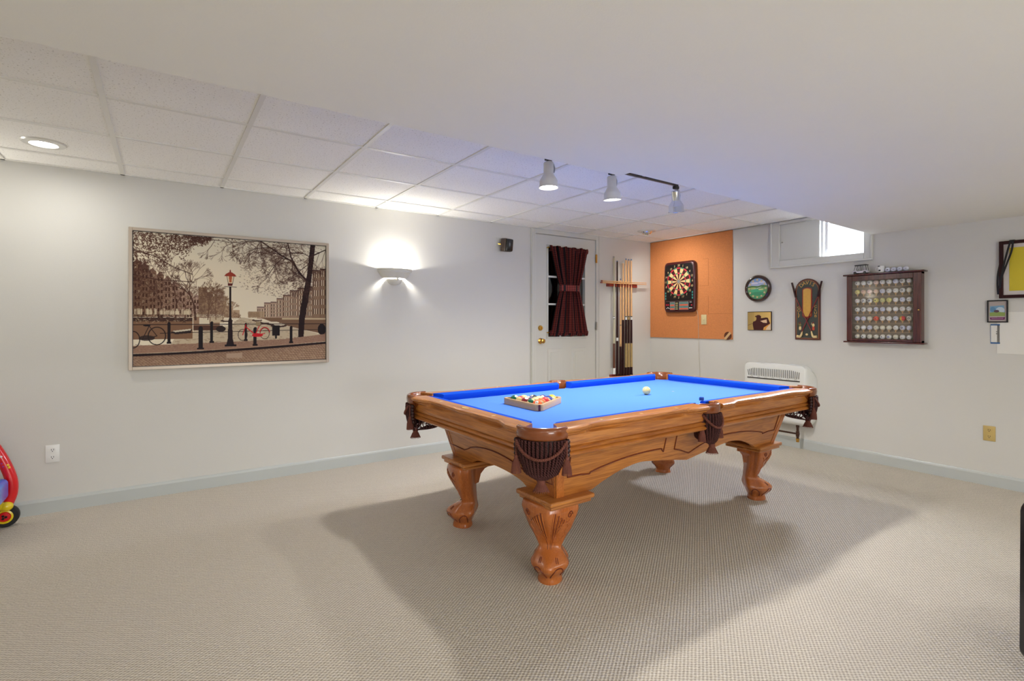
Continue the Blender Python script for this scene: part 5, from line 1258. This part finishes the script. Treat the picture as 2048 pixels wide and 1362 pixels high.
# pockets
def squash(b):
    for v in b.verts:
        if v.co.z < 0.752: v.co.z = 0.752-(0.752-v.co.z)*0.88
    return b
def pocket(kind, cx_, cy_, ang, name='pocket'):
    """local frame: +x outward direction"""
    root_m = Matrix.Translation((cx_, cy_, 0)) @ Matrix.Rotation(ang, 4, 'Z')
    R_ = 0.118 if kind == 'corner' else 0.082; half = math.radians(68 if kind == 'corner' else 72)
    if kind == 'corner': cxo = 0.010
    else: cxo = 0.0
    k_ = 1.0 if kind == 'corner' else 0.80
    # leather covered iron: band
    b = NB(); rings = []
    n = 24
    for i in range(n+1):
        a = -half+2*half*i/n; e = (1-abs(2*i/n-1)); th = 0.016
        ro = R_; ri = R_-th
        prof = [(ri, 0.752), (ri-0.002, 0.797), (ri+0.004, 0.806), (ro-0.004, 0.807), (ro+0.004, 0.801), (ro+0.007, 0.785), (ro+0.004, 0.757), (ro-0.001, 0.750)]
        rings.append([root_m @ Vector((cxo+r*math.cos(a), r*math.sin(a), z)) for r, z in prof])
    loft(b, rings); iron = obj(name, b, M['leather'], pt, 50)
    # inner liner
    b = NB(); rings = []
    for i in range(n+1):
        a = -half*1.25+2*half*1.25*i/n; prof = [(R_-0.017, 0.795), (R_-0.034, 0.772), (R_-0.032, 0.735), (R_-0.026, 0.700), (R_-0.022, 0.700), (R_-0.012, 0.795)]
        rings.append([root_m @ Vector((cxo+r*math.cos(a), r*math.sin(a), z)) for r, z in prof])
    loft(b, rings); obj('pocket_liner', b, M['leather'], iron, 50)
    # woven shield hanging outside
    b = NB(); rr = []
    zs = [0.752, 0.72, 0.68, 0.64, 0.605, 0.585]; 
    def rad(z):
        f = (0.752-z)/0.167
        return (R_+0.001+0.004*math.sin(f*PI)-0.014*f*f)
    for z in zs: rr.append([root_m @ Vector((cxo+rad(z)*math.cos(a), rad(z)*math.sin(a)*(1-0.22*((0.752-z)/0.167)**2), z)) for a in [-half+2*half*i/20 for i in range(21)]])
    vsl = loft(b, rr, close=False, cap=False); bmesh.ops.solidify(b, geom=b.faces[:], thickness=0.004)
    obj('leather_shield', squash(b), M['leather_dk'], iron, 60)
    b = NB(); nrope = int(13*k_)+1
    for i in range(nrope):
        a = -half*0.82+2*half*0.82*i/(nrope-1); pth = []
        for z in [0.748, 0.72, 0.69, 0.66, 0.63, 0.60, 0.58]:
            r = rad(max(z, 0.585))+0.005; pth.append(root_m @ Vector((cxo+r*math.cos(a), r*math.sin(a)*(1-0.22*((0.752-z)/0.167)**2), z)))
        for f in (0.35, 0.7, 1.0):
            r = rad(0.585)+0.005; x0 = cxo+r*math.cos(a); y0_ = r*math.sin(a)*0.78
            pth.append(root_m @ Vector((x0+(cxo+R_*0.62-x0)*f, y0_*(1-f)+0.010*math.sin(a)*f, 0.58-0.034*f)))
        P = resample(pth, 64)
        twisted(b, P, 0.0034, 0.0040, 9, 5)
    obj('woven_net', squash(b), M['rope_dk'], iron, 60)
    # knot and fringe
    kx = cxo+R_*0.62
    b = NB(); lathe(b, [(0.0, 0.556), (0.012, 0.555), (0.017, 0.545), (0.015, 0.535), (0.018, 0.525), (0.028, 0.500), (0.026, 0.498), (0.0, 0.505)], 18, c=(0, 0, 0)); xform(b, b.verts[:], root_m @ Matrix.Translation((kx, 0, 0)) @ Matrix.Diagonal((1, 1.15, 1, 1)))
    f0 = len(b.verts)
    for i in range(22):
        a = 2*PI*i/22; tube(b, [root_m @ Vector((kx+0.017*math.cos(a), 0.018*math.sin(a), 0.530)), root_m @ Vector((kx+0.031*math.cos(a), 0.036*math.sin(a), 0.492))], 0.0018, 4)
    obj('bottom_tassel', squash(b), M['rope'], iron, 60)
    # inner drop net behind the rail
    b = NB()
    for i in range(16):
        a = half*1.2+(2*PI-2*half*1.2)*i/15; r0 = R_-0.030
        P = [root_m @ Vector((cxo+r0*math.cos(a)*s_, r0*math.sin(a)*s_, z)) for s_, z in ((1.0, 0.72), (1.05, 0.66), (1.0, 0.61), (0.75, 0.575))]+[root_m @ Vector((kx*0.9, 0, 0.548))]
        tube(b, crom(P, 4), 0.0034, 5)
    for z, s_ in ((0.655, 1.04), (0.615, 1.0), (0.585, 0.82)):
        tube(b, [root_m @ Vector((cxo+(R_-0.030)*s_*math.cos(a), (R_-0.030)*s_*math.sin(a), z)) for a in [half+(2*PI-2*half)*i/16 for i in range(17)]], 0.003, 5)
    obj('drop_net', squash(b), M['rope_dk'], iron, 60)
    for sgn in (-1, 1):
        b = NB()
        for i in range(6):
            z = 0.738-i*0.022; a = sgn*half*0.98; r = rad(max(z, 0.6))+0.004
            sphere(b, root_m @ Vector((cxo+r*math.cos(a), r*math.sin(a), z)), 0.014, 10, 8, (0.8, 0.8, 1.0))
        obj('scalloped_edge', squash(b), M['leather_dk'], iron, 60)
    # swag rope
    b = NB(); P = []
    for i in range(80):
        u = i/79; a = -half*0.80+2*half*0.80*u; z = 0.742-0.078*(1-(2*u-1)**2); r = rad(z)+0.014
        P.append(root_m @ Vector((cxo+r*math.cos(a), r*math.sin(a), z)))
    twisted(b, P, 0.0038, 0.0046, 15*k_); obj('swag_rope', squash(b), M['rope'], iron, 60)
    # side tassels
    for sgn in (-1, 1):
        a = sgn*half*0.86; b = NB()
        base = Vector((cxo+(R_+0.012)*math.cos(a), (R_+0.012)*math.sin(a), 0))
        P = [root_m @ (base+Vector((0, 0, z))) for z in np.linspace(0.745, 0.668, 30)]
        twisted(b, P, 0.0024, 0.0030, 7)
        lathe(b, [(0.0, 0.670), (0.008, 0.668), (0.010, 0.658), (0.007, 0.650), (0.0, 0.648)], 12); xform(b, b.verts[-60:], root_m @ Matrix.Translation(base))
        for i in range(20):
            q = 2*PI*i/20; tube(b, [root_m @ (base+Vector((0.006*math.cos(q), 0.006*math.sin(q), 0.654))), root_m @ (base+Vector((0.016*math.cos(q), 0.017*math.sin(q), 0.62))), root_m @ (base+Vector((0.018*math.cos(q), 0.021*math.sin(q), 0.578)))], 0.0029, 4)
        obj('side_tassel', squash(b), M['rope'], iron, 60)
    return iron
for sx in (-1, 1):
    for sy in (-1, 1): pocket('corner', sx*(HX-0.128), sy*(HY-0.128), math.atan2(sy, sx))
for sy in (-1, 1): pocket('side', 0, sy*(HY-0.082), sy*PI/2)
# apron: four sloped panels with arched lower edges
AT = 0.668; AB = 0.415
def yb_(z, s=1): return 0.505+(z-AB)*0.28
def xb_(z): return 0.995+(z-AB)*0.24
def interp(tab, x):
    for i in range(len(tab)-1):
        if x <= tab[i+1][0]:
            t = (x-tab[i][0])/(tab[i+1][0]-tab[i][0]); t = t*t*(3-2*t) if tab is not None else t
            return tab[i][1]+(tab[i+1][1]-tab[i][1])*t
    return tab[-1][1]
def front_edge(x):
    x = abs(x)
    if x > 0.755: return AB
    if x > 0.40: return AB+0.092*math.sin(PI/2*(0.755-x)/0.355)**0.9
    return 0.507-0.057*(1-x/0.40)**1.15
def end_edge(y):
    y = abs(y)
    return AB if y > 0.265 else AB+0.045*math.sqrt(max(0, 1-(y/0.265)**2))**1.2
def apron(edge, half_w, fn, m):
    b = NB(); n = 96; th = 0.022
    cols = []
    for i in range(n+1):
        u = -1+2*i/n; c_ = []
        for k in range(7):
            # bottom z of this column then rise to the top; width follows the slope
            ze = edge(u*half_w(AB)); z = ze+(AT-ze)*k/6; c_.append((u*half_w(z), z))
        cols.append(c_)
    A = [[b.verts.new(fn(x, z, 0)) for x, z in c_] for c_ in cols]; B = [[b.verts.new(fn(x, z, th)) for x, z in c_] for c_ in cols]
    for i in range(n):
        for k in range(6):
            b.faces.new((A[i][k], A[i+1][k], A[i+1][k+1], A[i][k+1])); b.faces.new((B[i][k], B[i][k+1], B[i+1][k+1], B[i+1][k]))
        b.faces.new((A[i][0], B[i][0], B[i+1][0], A[i+1][0])); b.faces.new((A[i][6], A[i+1][6], B[i+1][6], B[i][6]))
    for i in (0, n):
        for k in range(6): b.faces.new((A[i][k], A[i][k+1], B[i][k+1], B[i][k]))
    return obj('apron', b, m, pt, 30)
for s in (-1, 1):
    ap = apron(front_edge, xb_, lambda x, z, w, s=s: (x, s*(yb_(z)-w), z), M['oak_x'])
    b = NB()
    def bead(pts, s=s):
        P = [];
        for i in range(len(pts)-1):
            for k in range(8): t = k/8; P.append((pts[i][0]+(pts[i+1][0]-pts[i][0])*t, pts[i][1]+(pts[i+1][1]-pts[i][1])*t))
        P.append(pts[-1]); tube(b, [(x, s*(yb_(z)+0.0008), z) for x, z in P], 0.0042, 6)
    for q in (-1, 1):
        arcp = [(x, 0.515+0.048*math.sin(PI*(0.80-abs(x))/0.80*0.93)**0.8) for x in np.linspace(0.795, 0.27, 18)]
        bead([(q*0.955, 0.655), (q*0.945, 0.516), (q*0.86, 0.516), (q*0.80, 0.508)]+[(q*x, z) for x, z in arcp]+[(q*0.245, 0.538), (q*0.250, 0.655)])
    bead([(-0.158, 0.655), (-0.150, 0.540), (-0.10, 0.528), (0.0, 0.494), (0.10, 0.528), (0.150, 0.540), (0.158, 0.655)])
    obj('panel_moulding', b, M['groove'], ap, 60)
    ap = apron(end_edge, yb_, lambda y, z, w, s=s: (s*(xb_(z)-w), y, z), M['oak_y'])
    b = NB()
    def bead2(pts, s=s):
        P = []
        for i in range(len(pts)-1):
            for k in range(8): t = k/8; P.append((pts[i][0]+(pts[i+1][0]-pts[i][0])*t, pts[i][1]+(pts[i+1][1]-pts[i][1])*t))
        P.append(pts[-1]); tube(b, [(s*(xb_(z)+0.0008), y, z) for y, z in P], 0.0042, 6)
    arcp = [(y, 0.498+0.048*math.cos(PI/2*y/0.285)**0.7) for y in np.linspace(-0.284, 0.284, 21)]
    bead2([(-0.520, 0.655), (-0.505, 0.487), (-0.335, 0.482)]+arcp+[(0.335, 0.482), (0.505, 0.487), (0.520, 0.655)])
    obj('panel_moulding', b, M['groove'], ap, 60)
# corner posts of the cabinet
for sx in (-1, 1):
    for sy in (-1, 1):
        b = NB(); rings = []
        for z in (AB, AT):
            X, Y = xb_(z), yb_(z); rings.append([(sx*(X-0.050), sy*(Y+0.003), z), (sx*(X-0.006), sy*(Y+0.003), z), (sx*(X+0.003), sy*(Y-0.006), z), (sx*(X+0.003), sy*(Y-0.050), z), (sx*(X-0.05), sy*(Y-0.05), z)])
        loft(b, rings); obj('corner_post', b, M['oak_z'], pt, 30)
b = NB(); box(b, -1.0, 1.0, -0.50, 0.50, 0.665, 0.722); obj('frame_underside', b, M['oak_x'], pt, None)
# legs
LEGR = [(0.385, 0.136, 0.104, 0.078), (0.372, 0.142, 0.116, 0.078), (0.350, 0.144, 0.122, 0.078), (0.322, 0.136, 0.120, 0.078), (0.290, 0.122, 0.104, 0.077), (0.250, 0.105, 0.072, 0.076), (0.210, 0.079, 0.040, 0.075), (0.175, 0.062, 0.021, 0.074), (0.160, 0.054, 0.024, 0.073), (0.146, 0.059, 0.042, 0.072), (0.130, 0.070, 0.072, 0.071), (0.112, 0.080, 0.096, 0.069), (0.095, 0.086, 0.108, 0.067), (0.078, 0.085, 0.110, 0.062), (0.062, 0.078, 0.101, 0.055), (0.048, 0.067, 0.088, 0.048), (0.036, 0.059, 0.078, 0.042), (0.024, 0.055, 0.074, 0.038), (0.014, 0.059, 0.078, 0.041), (0.0, 0.061, 0.079, 0.042)]
def leg_interp(z):
    T_ = LEGR[::-1]
    for i in range(len(T_)-1):
        if z <= T_[i+1][0]:
            a, c_ = T_[i], T_[i+1]; t = (z-a[0])/(c_[0]-a[0]); return tuple(a[k]+(c_[k]-a[k])*t for k in (1, 2, 3))
    return LEGR[0][1:]
def leg_surf(th, z, add=0.0):
    w, o, i_ = leg_interp(z)
    c_, s_ = math.cos(th), math.sin(th)
    sq = smooth(0.16, 0.30, z)               # knee: a diamond section with its arris to the corner
    rad_d = 1.0/(abs(c_)+abs(s_))
    rr = (1-sq)+sq*(0.40+0.60*rad_d)
    if c_ < 0:                               # flat, squared inner half
        n_ = 2+3.0*smooth(0.05, 0.16, z); rb = 1.0/((abs(c_)**n_+abs(s_)**n_)**(1/n_))
        t_ = smooth(0.0, 0.35, -c_); wb = 1-0.22*t_*smooth(0.10, 0.25, z)
        rr = rr*(1-t_)+rb*wb*t_
    front = max(0.0, math.cos(th*0.5))**1.5
    toe = sum(math.exp(-((th-c0)/0.38)**2) for c0 in (0.0, 1.25, -1.25, 2.3, -2.3))
    cl = 0.12*min(1.1, toe)*math.exp(-((z-0.092)/0.036)**2)
    cl2 = -0.05*(1-min(1, toe))*math.exp(-((z-0.120)/0.022)**2)
    rr *= 1+cl+cl2
    ax = o if c_ > 0 else i_
    x = c_*rr*(ax+add); y = s_*rr*(w+add)
    return x, y
LEGC = {(-1, -1): (-0.966, -0.428), (-1, 1): (-0.974, 0.386), (1, -1): (0.962, -0.378), (1, 1): (0.962, 0.418)}
def make_leg(sx, sy):
    lx_, ly_ = LEGC[(sx, sy)]; ox_, oy_ = 0.4*(lx_-sx*0.925), 0.4*(ly_-sy*0.412)
    ang = math.atan2(sy, sx); mt = Matrix.Translation((lx_, ly_, 0)) @ Matrix.Rotation(ang, 4, 'Z')
    b = NB(); rings = []; zz = [0.385-0.385*k/56 for k in range(57)]
    for z in zz: rings.append([mt @ Vector((*leg_surf(-PI+2*PI*(k+0.5)/64, z), z)) for k in range(64)])
    loft(b, rings)
    leg = obj('leg', b, M['oak_leg'], pt, 70)
    # moulded cap
    b = NB()
    cx_, cy_ = sx*0.905+ox_, sy*0.405+oy_
    box(b, cx_-0.129, cx_+0.129, cy_-0.129, cy_+0.129, 0.374, 0.391, bev=0.007, seg=3); box(b, cx_-0.141, cx_+0.141, cy_-0.141, cy_+0.141, 0.393, 0.4165, bev=0.008, seg=3); box(b, cx_-0.125, cx_+0.125, cy_-0.125, cy_+0.125, 0.388, 0.396)
    obj('leg_cap', b, M['oak_x'], leg, 40)
    # inner brackets
    b = NB()
    prism(b, [(0, 0.384), (0.125, 0.384), (0.125, 0.352), (0.09, 0.340), (0.06, 0.312), (0.045, 0.26), (0, 0.25)], lambda u, v, w: (lx_-sx*(0.03+u), ly_+sy*(0.035-w), v), 0.07)
    obj('leg_bracket', b, M['oak_leg'], leg, 40)
    # carved acanthus and claw lines
    b = NB(); bg_ = NB()
    for s_ in (-1, 1):
        for k in range(6):
            th0 = s_*(0.22+0.16*k); P = []
            for i in range(15):
                u = i/14; z = 0.352-0.012*k*(1-u)-(0.20-0.028*k)*u; th = th0*(1-0.55*u)+s_*0.10*math.sin(PI*u)*(k/5)
                x, y = leg_surf(th, z, 0.0008); P.append(mt @ Vector((x, y, z)))
            tube(b, P, lambda t_: 0.0042*(1-0.6*t_), 6)
            P2 = []
            for i in range(15):
                u = i/14; z = 0.352-0.012*k*(1-u)-(0.20-0.028*k)*u; th = (th0+s_*0.075)*(1-0.55*u)+s_*0.10*math.sin(PI*u)*(k/5)
                x, y = leg_surf(th, z, -0.0006); P2.append(mt @ Vector((x, y, z)))
            tube(bg_, P2, lambda t_: 0.0034*(1-0.5*t_), 5)
        P = []
        for i in range(26):
            u = i/25; q = u*2.6*PI; rr_ = 0.019*(1-u*0.75); th = s_*(1.05+rr_*math.cos(q)*7.5); z = 0.335+rr_*math.sin(q)
            x, y = leg_surf(th, z, 0.001); P.append(mt @ Vector((x, y, z)))
        tube(bg_, P, 0.0026, 5)
        # edge ripple
        P = []
        for i in range(24):
            u = i/23; z = 0.315-0.13*u; th = s_*(1.22-0.15*math.sin(u*PI*3)**2*1.0-0.25*u); x, y = leg_surf(th, z, 0.001); P.append(mt @ Vector((x, y, z)))
        tube(b, P, lambda t_: 0.0036*(1-0.6*t_), 5)
        for (thk, z0, z1) in ((s_*0.50, 0.128, 0.108), (s_*0.62, 0.126, 0.106)):
            P = []
            for i in range(6):
                z = z0+(z1-z0)*i/5; x, y = leg_surf(thk, z, 0.0006); P.append(mt @ Vector((x, y, z)))
            tube(bg_, P, 0.0020, 5)
    obj('carving', b, M['oak_leg'], leg, 60); obj('carved_line', bg_, M['groove'], leg, 60)
    b = NB()
    for c0 in (-0.62, 0.62, -1.78, 1.78):
        P = []
        for i in range(19):
            u = -1+2*i/18; th = c0+u*0.46; z = 0.088-0.052*abs(u)**2.8; x, y = leg_surf(th, z, 0.0005); P.append(mt @ Vector((x, y, z)))
        tube(b, P, 0.0030, 6)
    obj('claw_outline', b, M['groove'], leg, 60)
    return leg
for sx in (-1, 1):
    for sy in (-1, 1): make_leg(sx, sy)

# ------------------------------------------------------------------ balls, rack, chalk on the table
def tl(x, y): # table-local from world
    return x, y
rk = empty('ball_rack', (-3.404, -2.031, ZS), (0, 0, math.radians(1)), label='pale wooden triangle rack with dark stripe around the pool balls', cat='ball rack')
def tri_path(side, r, n=6):
    R_ = side/math.sqrt(3); P = []
    for k in range(3):
        a = 2*PI*k/3; vx_, vy_ = R_*math.cos(a), R_*math.sin(a); cx_, cy_ = vx_-2*r*math.cos(a), vy_-2*r*math.sin(a)
        for i in range(n+1): q = a-PI/3+2*PI/3*i/n; P.append((cx_+r*math.cos(q), cy_+r*math.sin(q)))
    return P
b = NB(); So = 0.402; out = tri_path(So, 0.030); inn = tri_path(So-0.046, 0.022)
rings = [[(x, y, 0.0015) for x, y in out], [(x, y, 0.037) for x, y in out], [(x*0.99, y*0.99, 0.039) for x, y in out], [(x, y, 0.039) for x, y in inn], [(x, y, 0.0015) for x, y in inn]]
loft(b, rings, cap=False, loop=True)
obj('triangle_frame', b, M['rackwood'], rk, 40)
b = NB()
for k in range(3):
    a = 2*PI*k/3; R_ = So/math.sqrt(3)-0.030
    vs = box(b, R_-0.0030-0.0002, R_+0.0006, -0.0065, 0.0065, 0.0015, 0.0375); xform(b, vs, Matrix.Rotation(a, 4, 'Z'))
obj('corner_stripe', b, M['rackstripe'], rk, None)
PBR = 0.0286
pool_cols = dict(yellow=(244, 190, 40), blue=(30, 40, 120), red=(206, 40, 44), purple=(48, 28, 84), orange=(238, 96, 30), green=(20, 96, 70), maroon=(130, 24, 32), black=(16, 16, 22))
m_cream = mat('ball_cream', (226, 206, 136), 0.08, var=0.01, coat=0.4); m_num = mat('ball_white_spot', (226, 220, 200), 0.1)
pm = {k: mat('ball_'+k, v, 0.08, var=0.01, coat=0.4) for k, v in pool_cols.items()}
def pool_ball(x, y, col, stripe, num, rot, label, group='pool balls in the triangle rack'):
    b = NB(); sphere(b, (0, 0, 0), PBR, 32, 20)
    for f in b.faces:
        z = f.calc_center_median().z; f.material_index = 1 if (stripe and abs(z) > PBR*0.52) else 0
    g = obj('pool_ball', b, [pm[col] if col else m_cream, m_cream], None, 180, (x, y, ZS+PBR+0.0003), rot)
    tag(g, label, 'pool ball' if num else 'cue ball', group)
    if num:
        for sgn in (1, -1):
            b = NB(); lathe(b, [(0.0, 0.0289), (0.0055, 0.0284), (0.0105, 0.0270), (0.0105, 0.0262), (0, 0.0262)], 20); xform(b, b.verts[:], Matrix.Rotation(PI/2*sgn, 4, 'X')); sp_ = obj('number_spot', b, m_num, g)
            b = NB(); text_verts(b, str(num), 0.013, lambda u, v, w, sgn=sgn: (u*sgn, -sgn*(0.02905+w), v*0.95), depth=0.0001); obj('number', b, M['black'], sp_, None)
    return g
dxr = PBR*math.sqrt(3); cxr = -3.404; cyr = -2.031
# rows from the base (left, x low) to the apex (+x); index j along y from far (left in view) to near
slots = []
for row in range(5):
    n = 5-row
    for j in range(n): slots.append((row, j, (row*dxr-4*dxr/3)*1.012, ((n-1)/2*2*PBR-j*2*PBR)*1.012))
names = {(0, 0): ('green', 0, 6), (0, 1): ('red', 1, 11), (0, 2): ('maroon', 0, 7), (0, 3): ('green', 1, 14), (0, 4): ('orange', 0, 5),
         (1, 0): ('yellow', 1, 9), (1, 1): ('purple', 0, 4), (1, 2): ('purple', 1, 12), (1, 3): ('orange', 1, 13),
         (2, 0): ('black', 0, 8), (2, 1): ('maroon', 1, 15), (2, 2): ('red', 0, 3),
         (3, 0): ('blue', 0, 2), (3, 1): ('blue', 1, 10), (4, 0): ('yellow', 0, 1)}
rots = {(0, 1): (0, PI/2, 0.4), (0, 3): (0.5, 0.9, 0.3), (1, 3): (0.3, 1.2, 1.0), (1, 0): (0.2, 0.1, 0.2), (3, 1): (0.2, 1.3, 0.6), (2, 1): (0.2, 0.2, 0.9), (1, 2): (0.3, 0.3, 0.6)}
for (row, j, dx_, dy_) in slots:
    col, st, num = names[(row, j)]
    rt = rots.get((row, j), (rnd.uniform(-1.2, 0.3), rnd.uniform(-.5, .5), rnd.uniform(-1.2, -0.2)))
    pool_ball(cxr+dx_, cyr+dy_, col, st, num, rt, '%s %s pool ball numbered %d inside the triangle rack' % ('striped' if st else 'solid', col, num, ))
cb = pool_ball(-2.474, -2.091, None, 0, 0, (0, 0, 0), 'cream white cue ball alone on the blue cloth', None)
cb.name = 'cue_ball'; cb['category'] = 'cue ball'
ch = empty('cue_chalk', (-2.665, -2.672, ZR+0.001), (0, 0, 0.3), label='small blue cue chalk cube on the rail beside the near middle pocket', cat='chalk')
b = NB(); box(b, -0.011, 0.011, -0.011, 0.011, 0, 0.017, bev=0.001); obj('paper_wrap', b, mat('chalk_paper', (30, 70, 160), 0.7), ch, 30)
b = NB(); box(b, -0.010, 0.010, -0.010, 0.010, 0.0165, 0.021, bev=0.002); obj('chalk_block', b, mat('chalk_blue', (40, 100, 200), 0.9), ch, 30)
sp_ = NB(); lathe(sp_, [(0, 0), (0.009, 0), (0.009, 0.0006), (0, 0.0006)], 16); o = obj('foot_spot', sp_, mat('spot_pale', (150, 150, 190), 0.8), pt); o.location = (0.560, 0.01, ZS)

# ------------------------------------------------------------------ ride-on toy at the left edge
ty = empty('ride_on_toy', (-6.16, -0.12, 0), (0, 0, math.radians(0)), label='red, yellow and blue plastic ride-on toy at the left edge by the baseboard', cat='ride-on toy')
def wheel(x, y, r, wd, name='wheel'):
    b = NB(); prof = [(0.0, -wd/2), (r*0.62, -wd/2), (r*0.66, -wd/2-0.002), (r*0.92, -wd/2), (r, -wd*0.3), (r, wd*0.3), (r*0.92, wd/2), (0.0, wd/2)]
    vs = lathe(b, prof, 32); xform(b, b.verts[:], Matrix.Translation((x, y, r)) @ Matrix.Rotation(PI/2, 4, 'X')); w_ = obj(name, b, M['rubber'], ty, 40)
    b = NB(); lathe(b, [(0, 0), (r*0.60, 0), (r*0.62, 0.004), (r*0.48, 0.006), (r*0.46, 0.002), (0, 0.002)], 32); xform(b, b.verts[:], Matrix.Translation((x, y-wd/2, r)) @ Matrix.Rotation(PI/2, 4, 'X')); obj('wheel_rim', b, M['yel_pl'], w_)
    b = NB(); lathe(b, [(0, 0.002), (r*0.45, 0.002), (r*0.40, 0.008), (r*0.16, 0.010), (0, 0.010)], 32); xform(b, b.verts[:], Matrix.Translation((x, y-wd/2, r)) @ Matrix.Rotation(PI/2, 4, 'X')); obj('hub_disc', b, M['red_pl'], w_)
    b = NB()
    for k in range(3): a = k*2*PI/3; cyl(b, (x+r*0.13*math.cos(a), y-wd/2-0.009, r+r*0.13*math.sin(a)), (x+r*0.13*math.cos(a), y-wd/2-0.014, r+r*0.13*math.sin(a)), r*0.10, 8)
    obj('hub_cap', b, M['black'], w_)
    return w_
wheel(0.088, -0.045, 0.067, 0.040); wheel(0.0, -0.42, 0.066, 0.040)
wheel(-0.42, -0.045, 0.066, 0.040); wheel(-0.42, -0.42, 0.066, 0.040)
b = NB(); tube(b, crom([(-0.06, -0.060, 0.66), (0.010, -0.058, 0.555), (0.062, -0.056, 0.455), (0.100, -0.056, 0.355), (0.120, -0.058, 0.270), (0.117, -0.058, 0.20), (0.100, -0.060, 0.145)], 6), lambda t_: 0.030, 16)
tube(b, crom([(-0.10, -0.400, 0.60), (-0.045, -0.402, 0.50), (0.030, -0.402, 0.38), (0.03, -0.402, 0.29), (0.02, -0.40, 0.16)], 6), 0.028, 16)
tube(b, [(-0.06, -0.06, 0.655), (-0.08, -0.23, 0.67), (-0.10, -0.40, 0.60)], 0.028, 16)
obj('push_frame', b, M['red_pl'], ty, 60)
b = NB(); sphere(b, (0.018, -0.080, 0.585), 0.026, 14, 10); obj('grip', b, M['black'], ty)
b = NB(); 
for (x, z, mi) in ((0.072, 0.452, 0), (0.082, 0.440, 0), (0.070, 0.440, 0), (0.088, 0.400, 1), (0.094, 0.380, 1), (0.112, 0.385, 2), (0.118, 0.370, 2)):
    sphere(b, (x-0.006, -0.083, z), 0.007, 8, 6, (1, 0.4, 1), mi=mi)
obj('sticker', b, [M['white'], mat('sticker_purple', (150, 60, 150), 0.4), M['yel_pl']], ty)
b = NB()
rings = [[(x, -d, z) for x, z in rrect(-0.34+i_, 0.112-i_, z0, z1, 0.03)] for d, i_, z0, z1 in ((0.095, 0.02, 0.19, 0.30), (0.105, 0, 0.18, 0.31), (0.38, 0, 0.18, 0.31), (0.39, 0.02, 0.19, 0.30))]
loft(b, rings); obj('seat_tub', b, M['blue_pl'], ty, 50)
b = NB(); tube(b, crom([(-0.45, -0.075, 0.165), (-0.2, -0.075, 0.185), (0.02, -0.084, 0.150), (0.098, -0.086, 0.135)], 5), lambda t_: 0.026, 14); tube(b, [(-0.45, -0.39, 0.17), (0.05, -0.39, 0.17)], 0.024, 12)
sphere(b, (0.100, -0.086, 0.135), 0.029, 14, 10, (1.15, 1, 1)); obj('fender', b, M['yel_pl'], ty, 60)

# ------------------------------------------------------------------ dark chair at the right edge
_R = Vector((0.8264, -0.5631, 0)); _F = Vector((0.5631, 0.8264, 0))
acp = Vector((-5.279, -4.540, 0))+_F*1.42+_R*2.226
ac = empty('armchair', acp, (0, 0, math.atan2(-0.5631, 0.8264)), label='dark navy upholstered armchair with blue piping at the right edge of the photo', cat='armchair')
def blob(name, x0, x1, y0, y1, z0, z1, r, m):
    b = NB(); box(b, x0, x1, y0, y1, z0, z1, bev=r, seg=4); return obj(name, b, m, ac, 60)
b = NB(); rings = []
for y, s_ in ((-0.40, 0.92), (-0.37, 1.0), (0.38, 1.0), (0.41, 0.93)):
    P = []
    for x, z in rrect(-0.42, -0.22, 0.04, 0.655, 0.045): P.append((x-0.012*math.sin(PI*min(1, max(0, z/0.64))) if x < -0.32 else x, y, 0.33+(z-0.33)*s_))
    rings.append(P)
loft(b, rings); obj('arm', b, M['navy'], ac, 60)
blob('arm', 0.22, 0.42, -0.40, 0.41, 0.04, 0.635, 0.07, M['navy'])
blob('seat', -0.23, 0.23, -0.38, 0.41, 0.10, 0.44, 0.06, M['navy']); blob('backrest', -0.36, 0.36, -0.52, -0.36, 0.10, 0.98, 0.07, M['navy'])
b = NB(); tube(b, [(-0.365, -0.36, 0.688), (-0.365, 0.34, 0.688)], 0.034, 14); sphere(b, (-0.365, 0.34, 0.688), 0.034, 14, 10); obj('arm_piping', b, M['bluerim'], ac, 60)
for sx in (-1, 1):
    for y in (-0.34, 0.34): b = NB(); cyl(b, (sx*0.34, y, 0), (sx*0.34, y, 0.07), 0.022, 12); obj('leg', b, M['black'], ac)
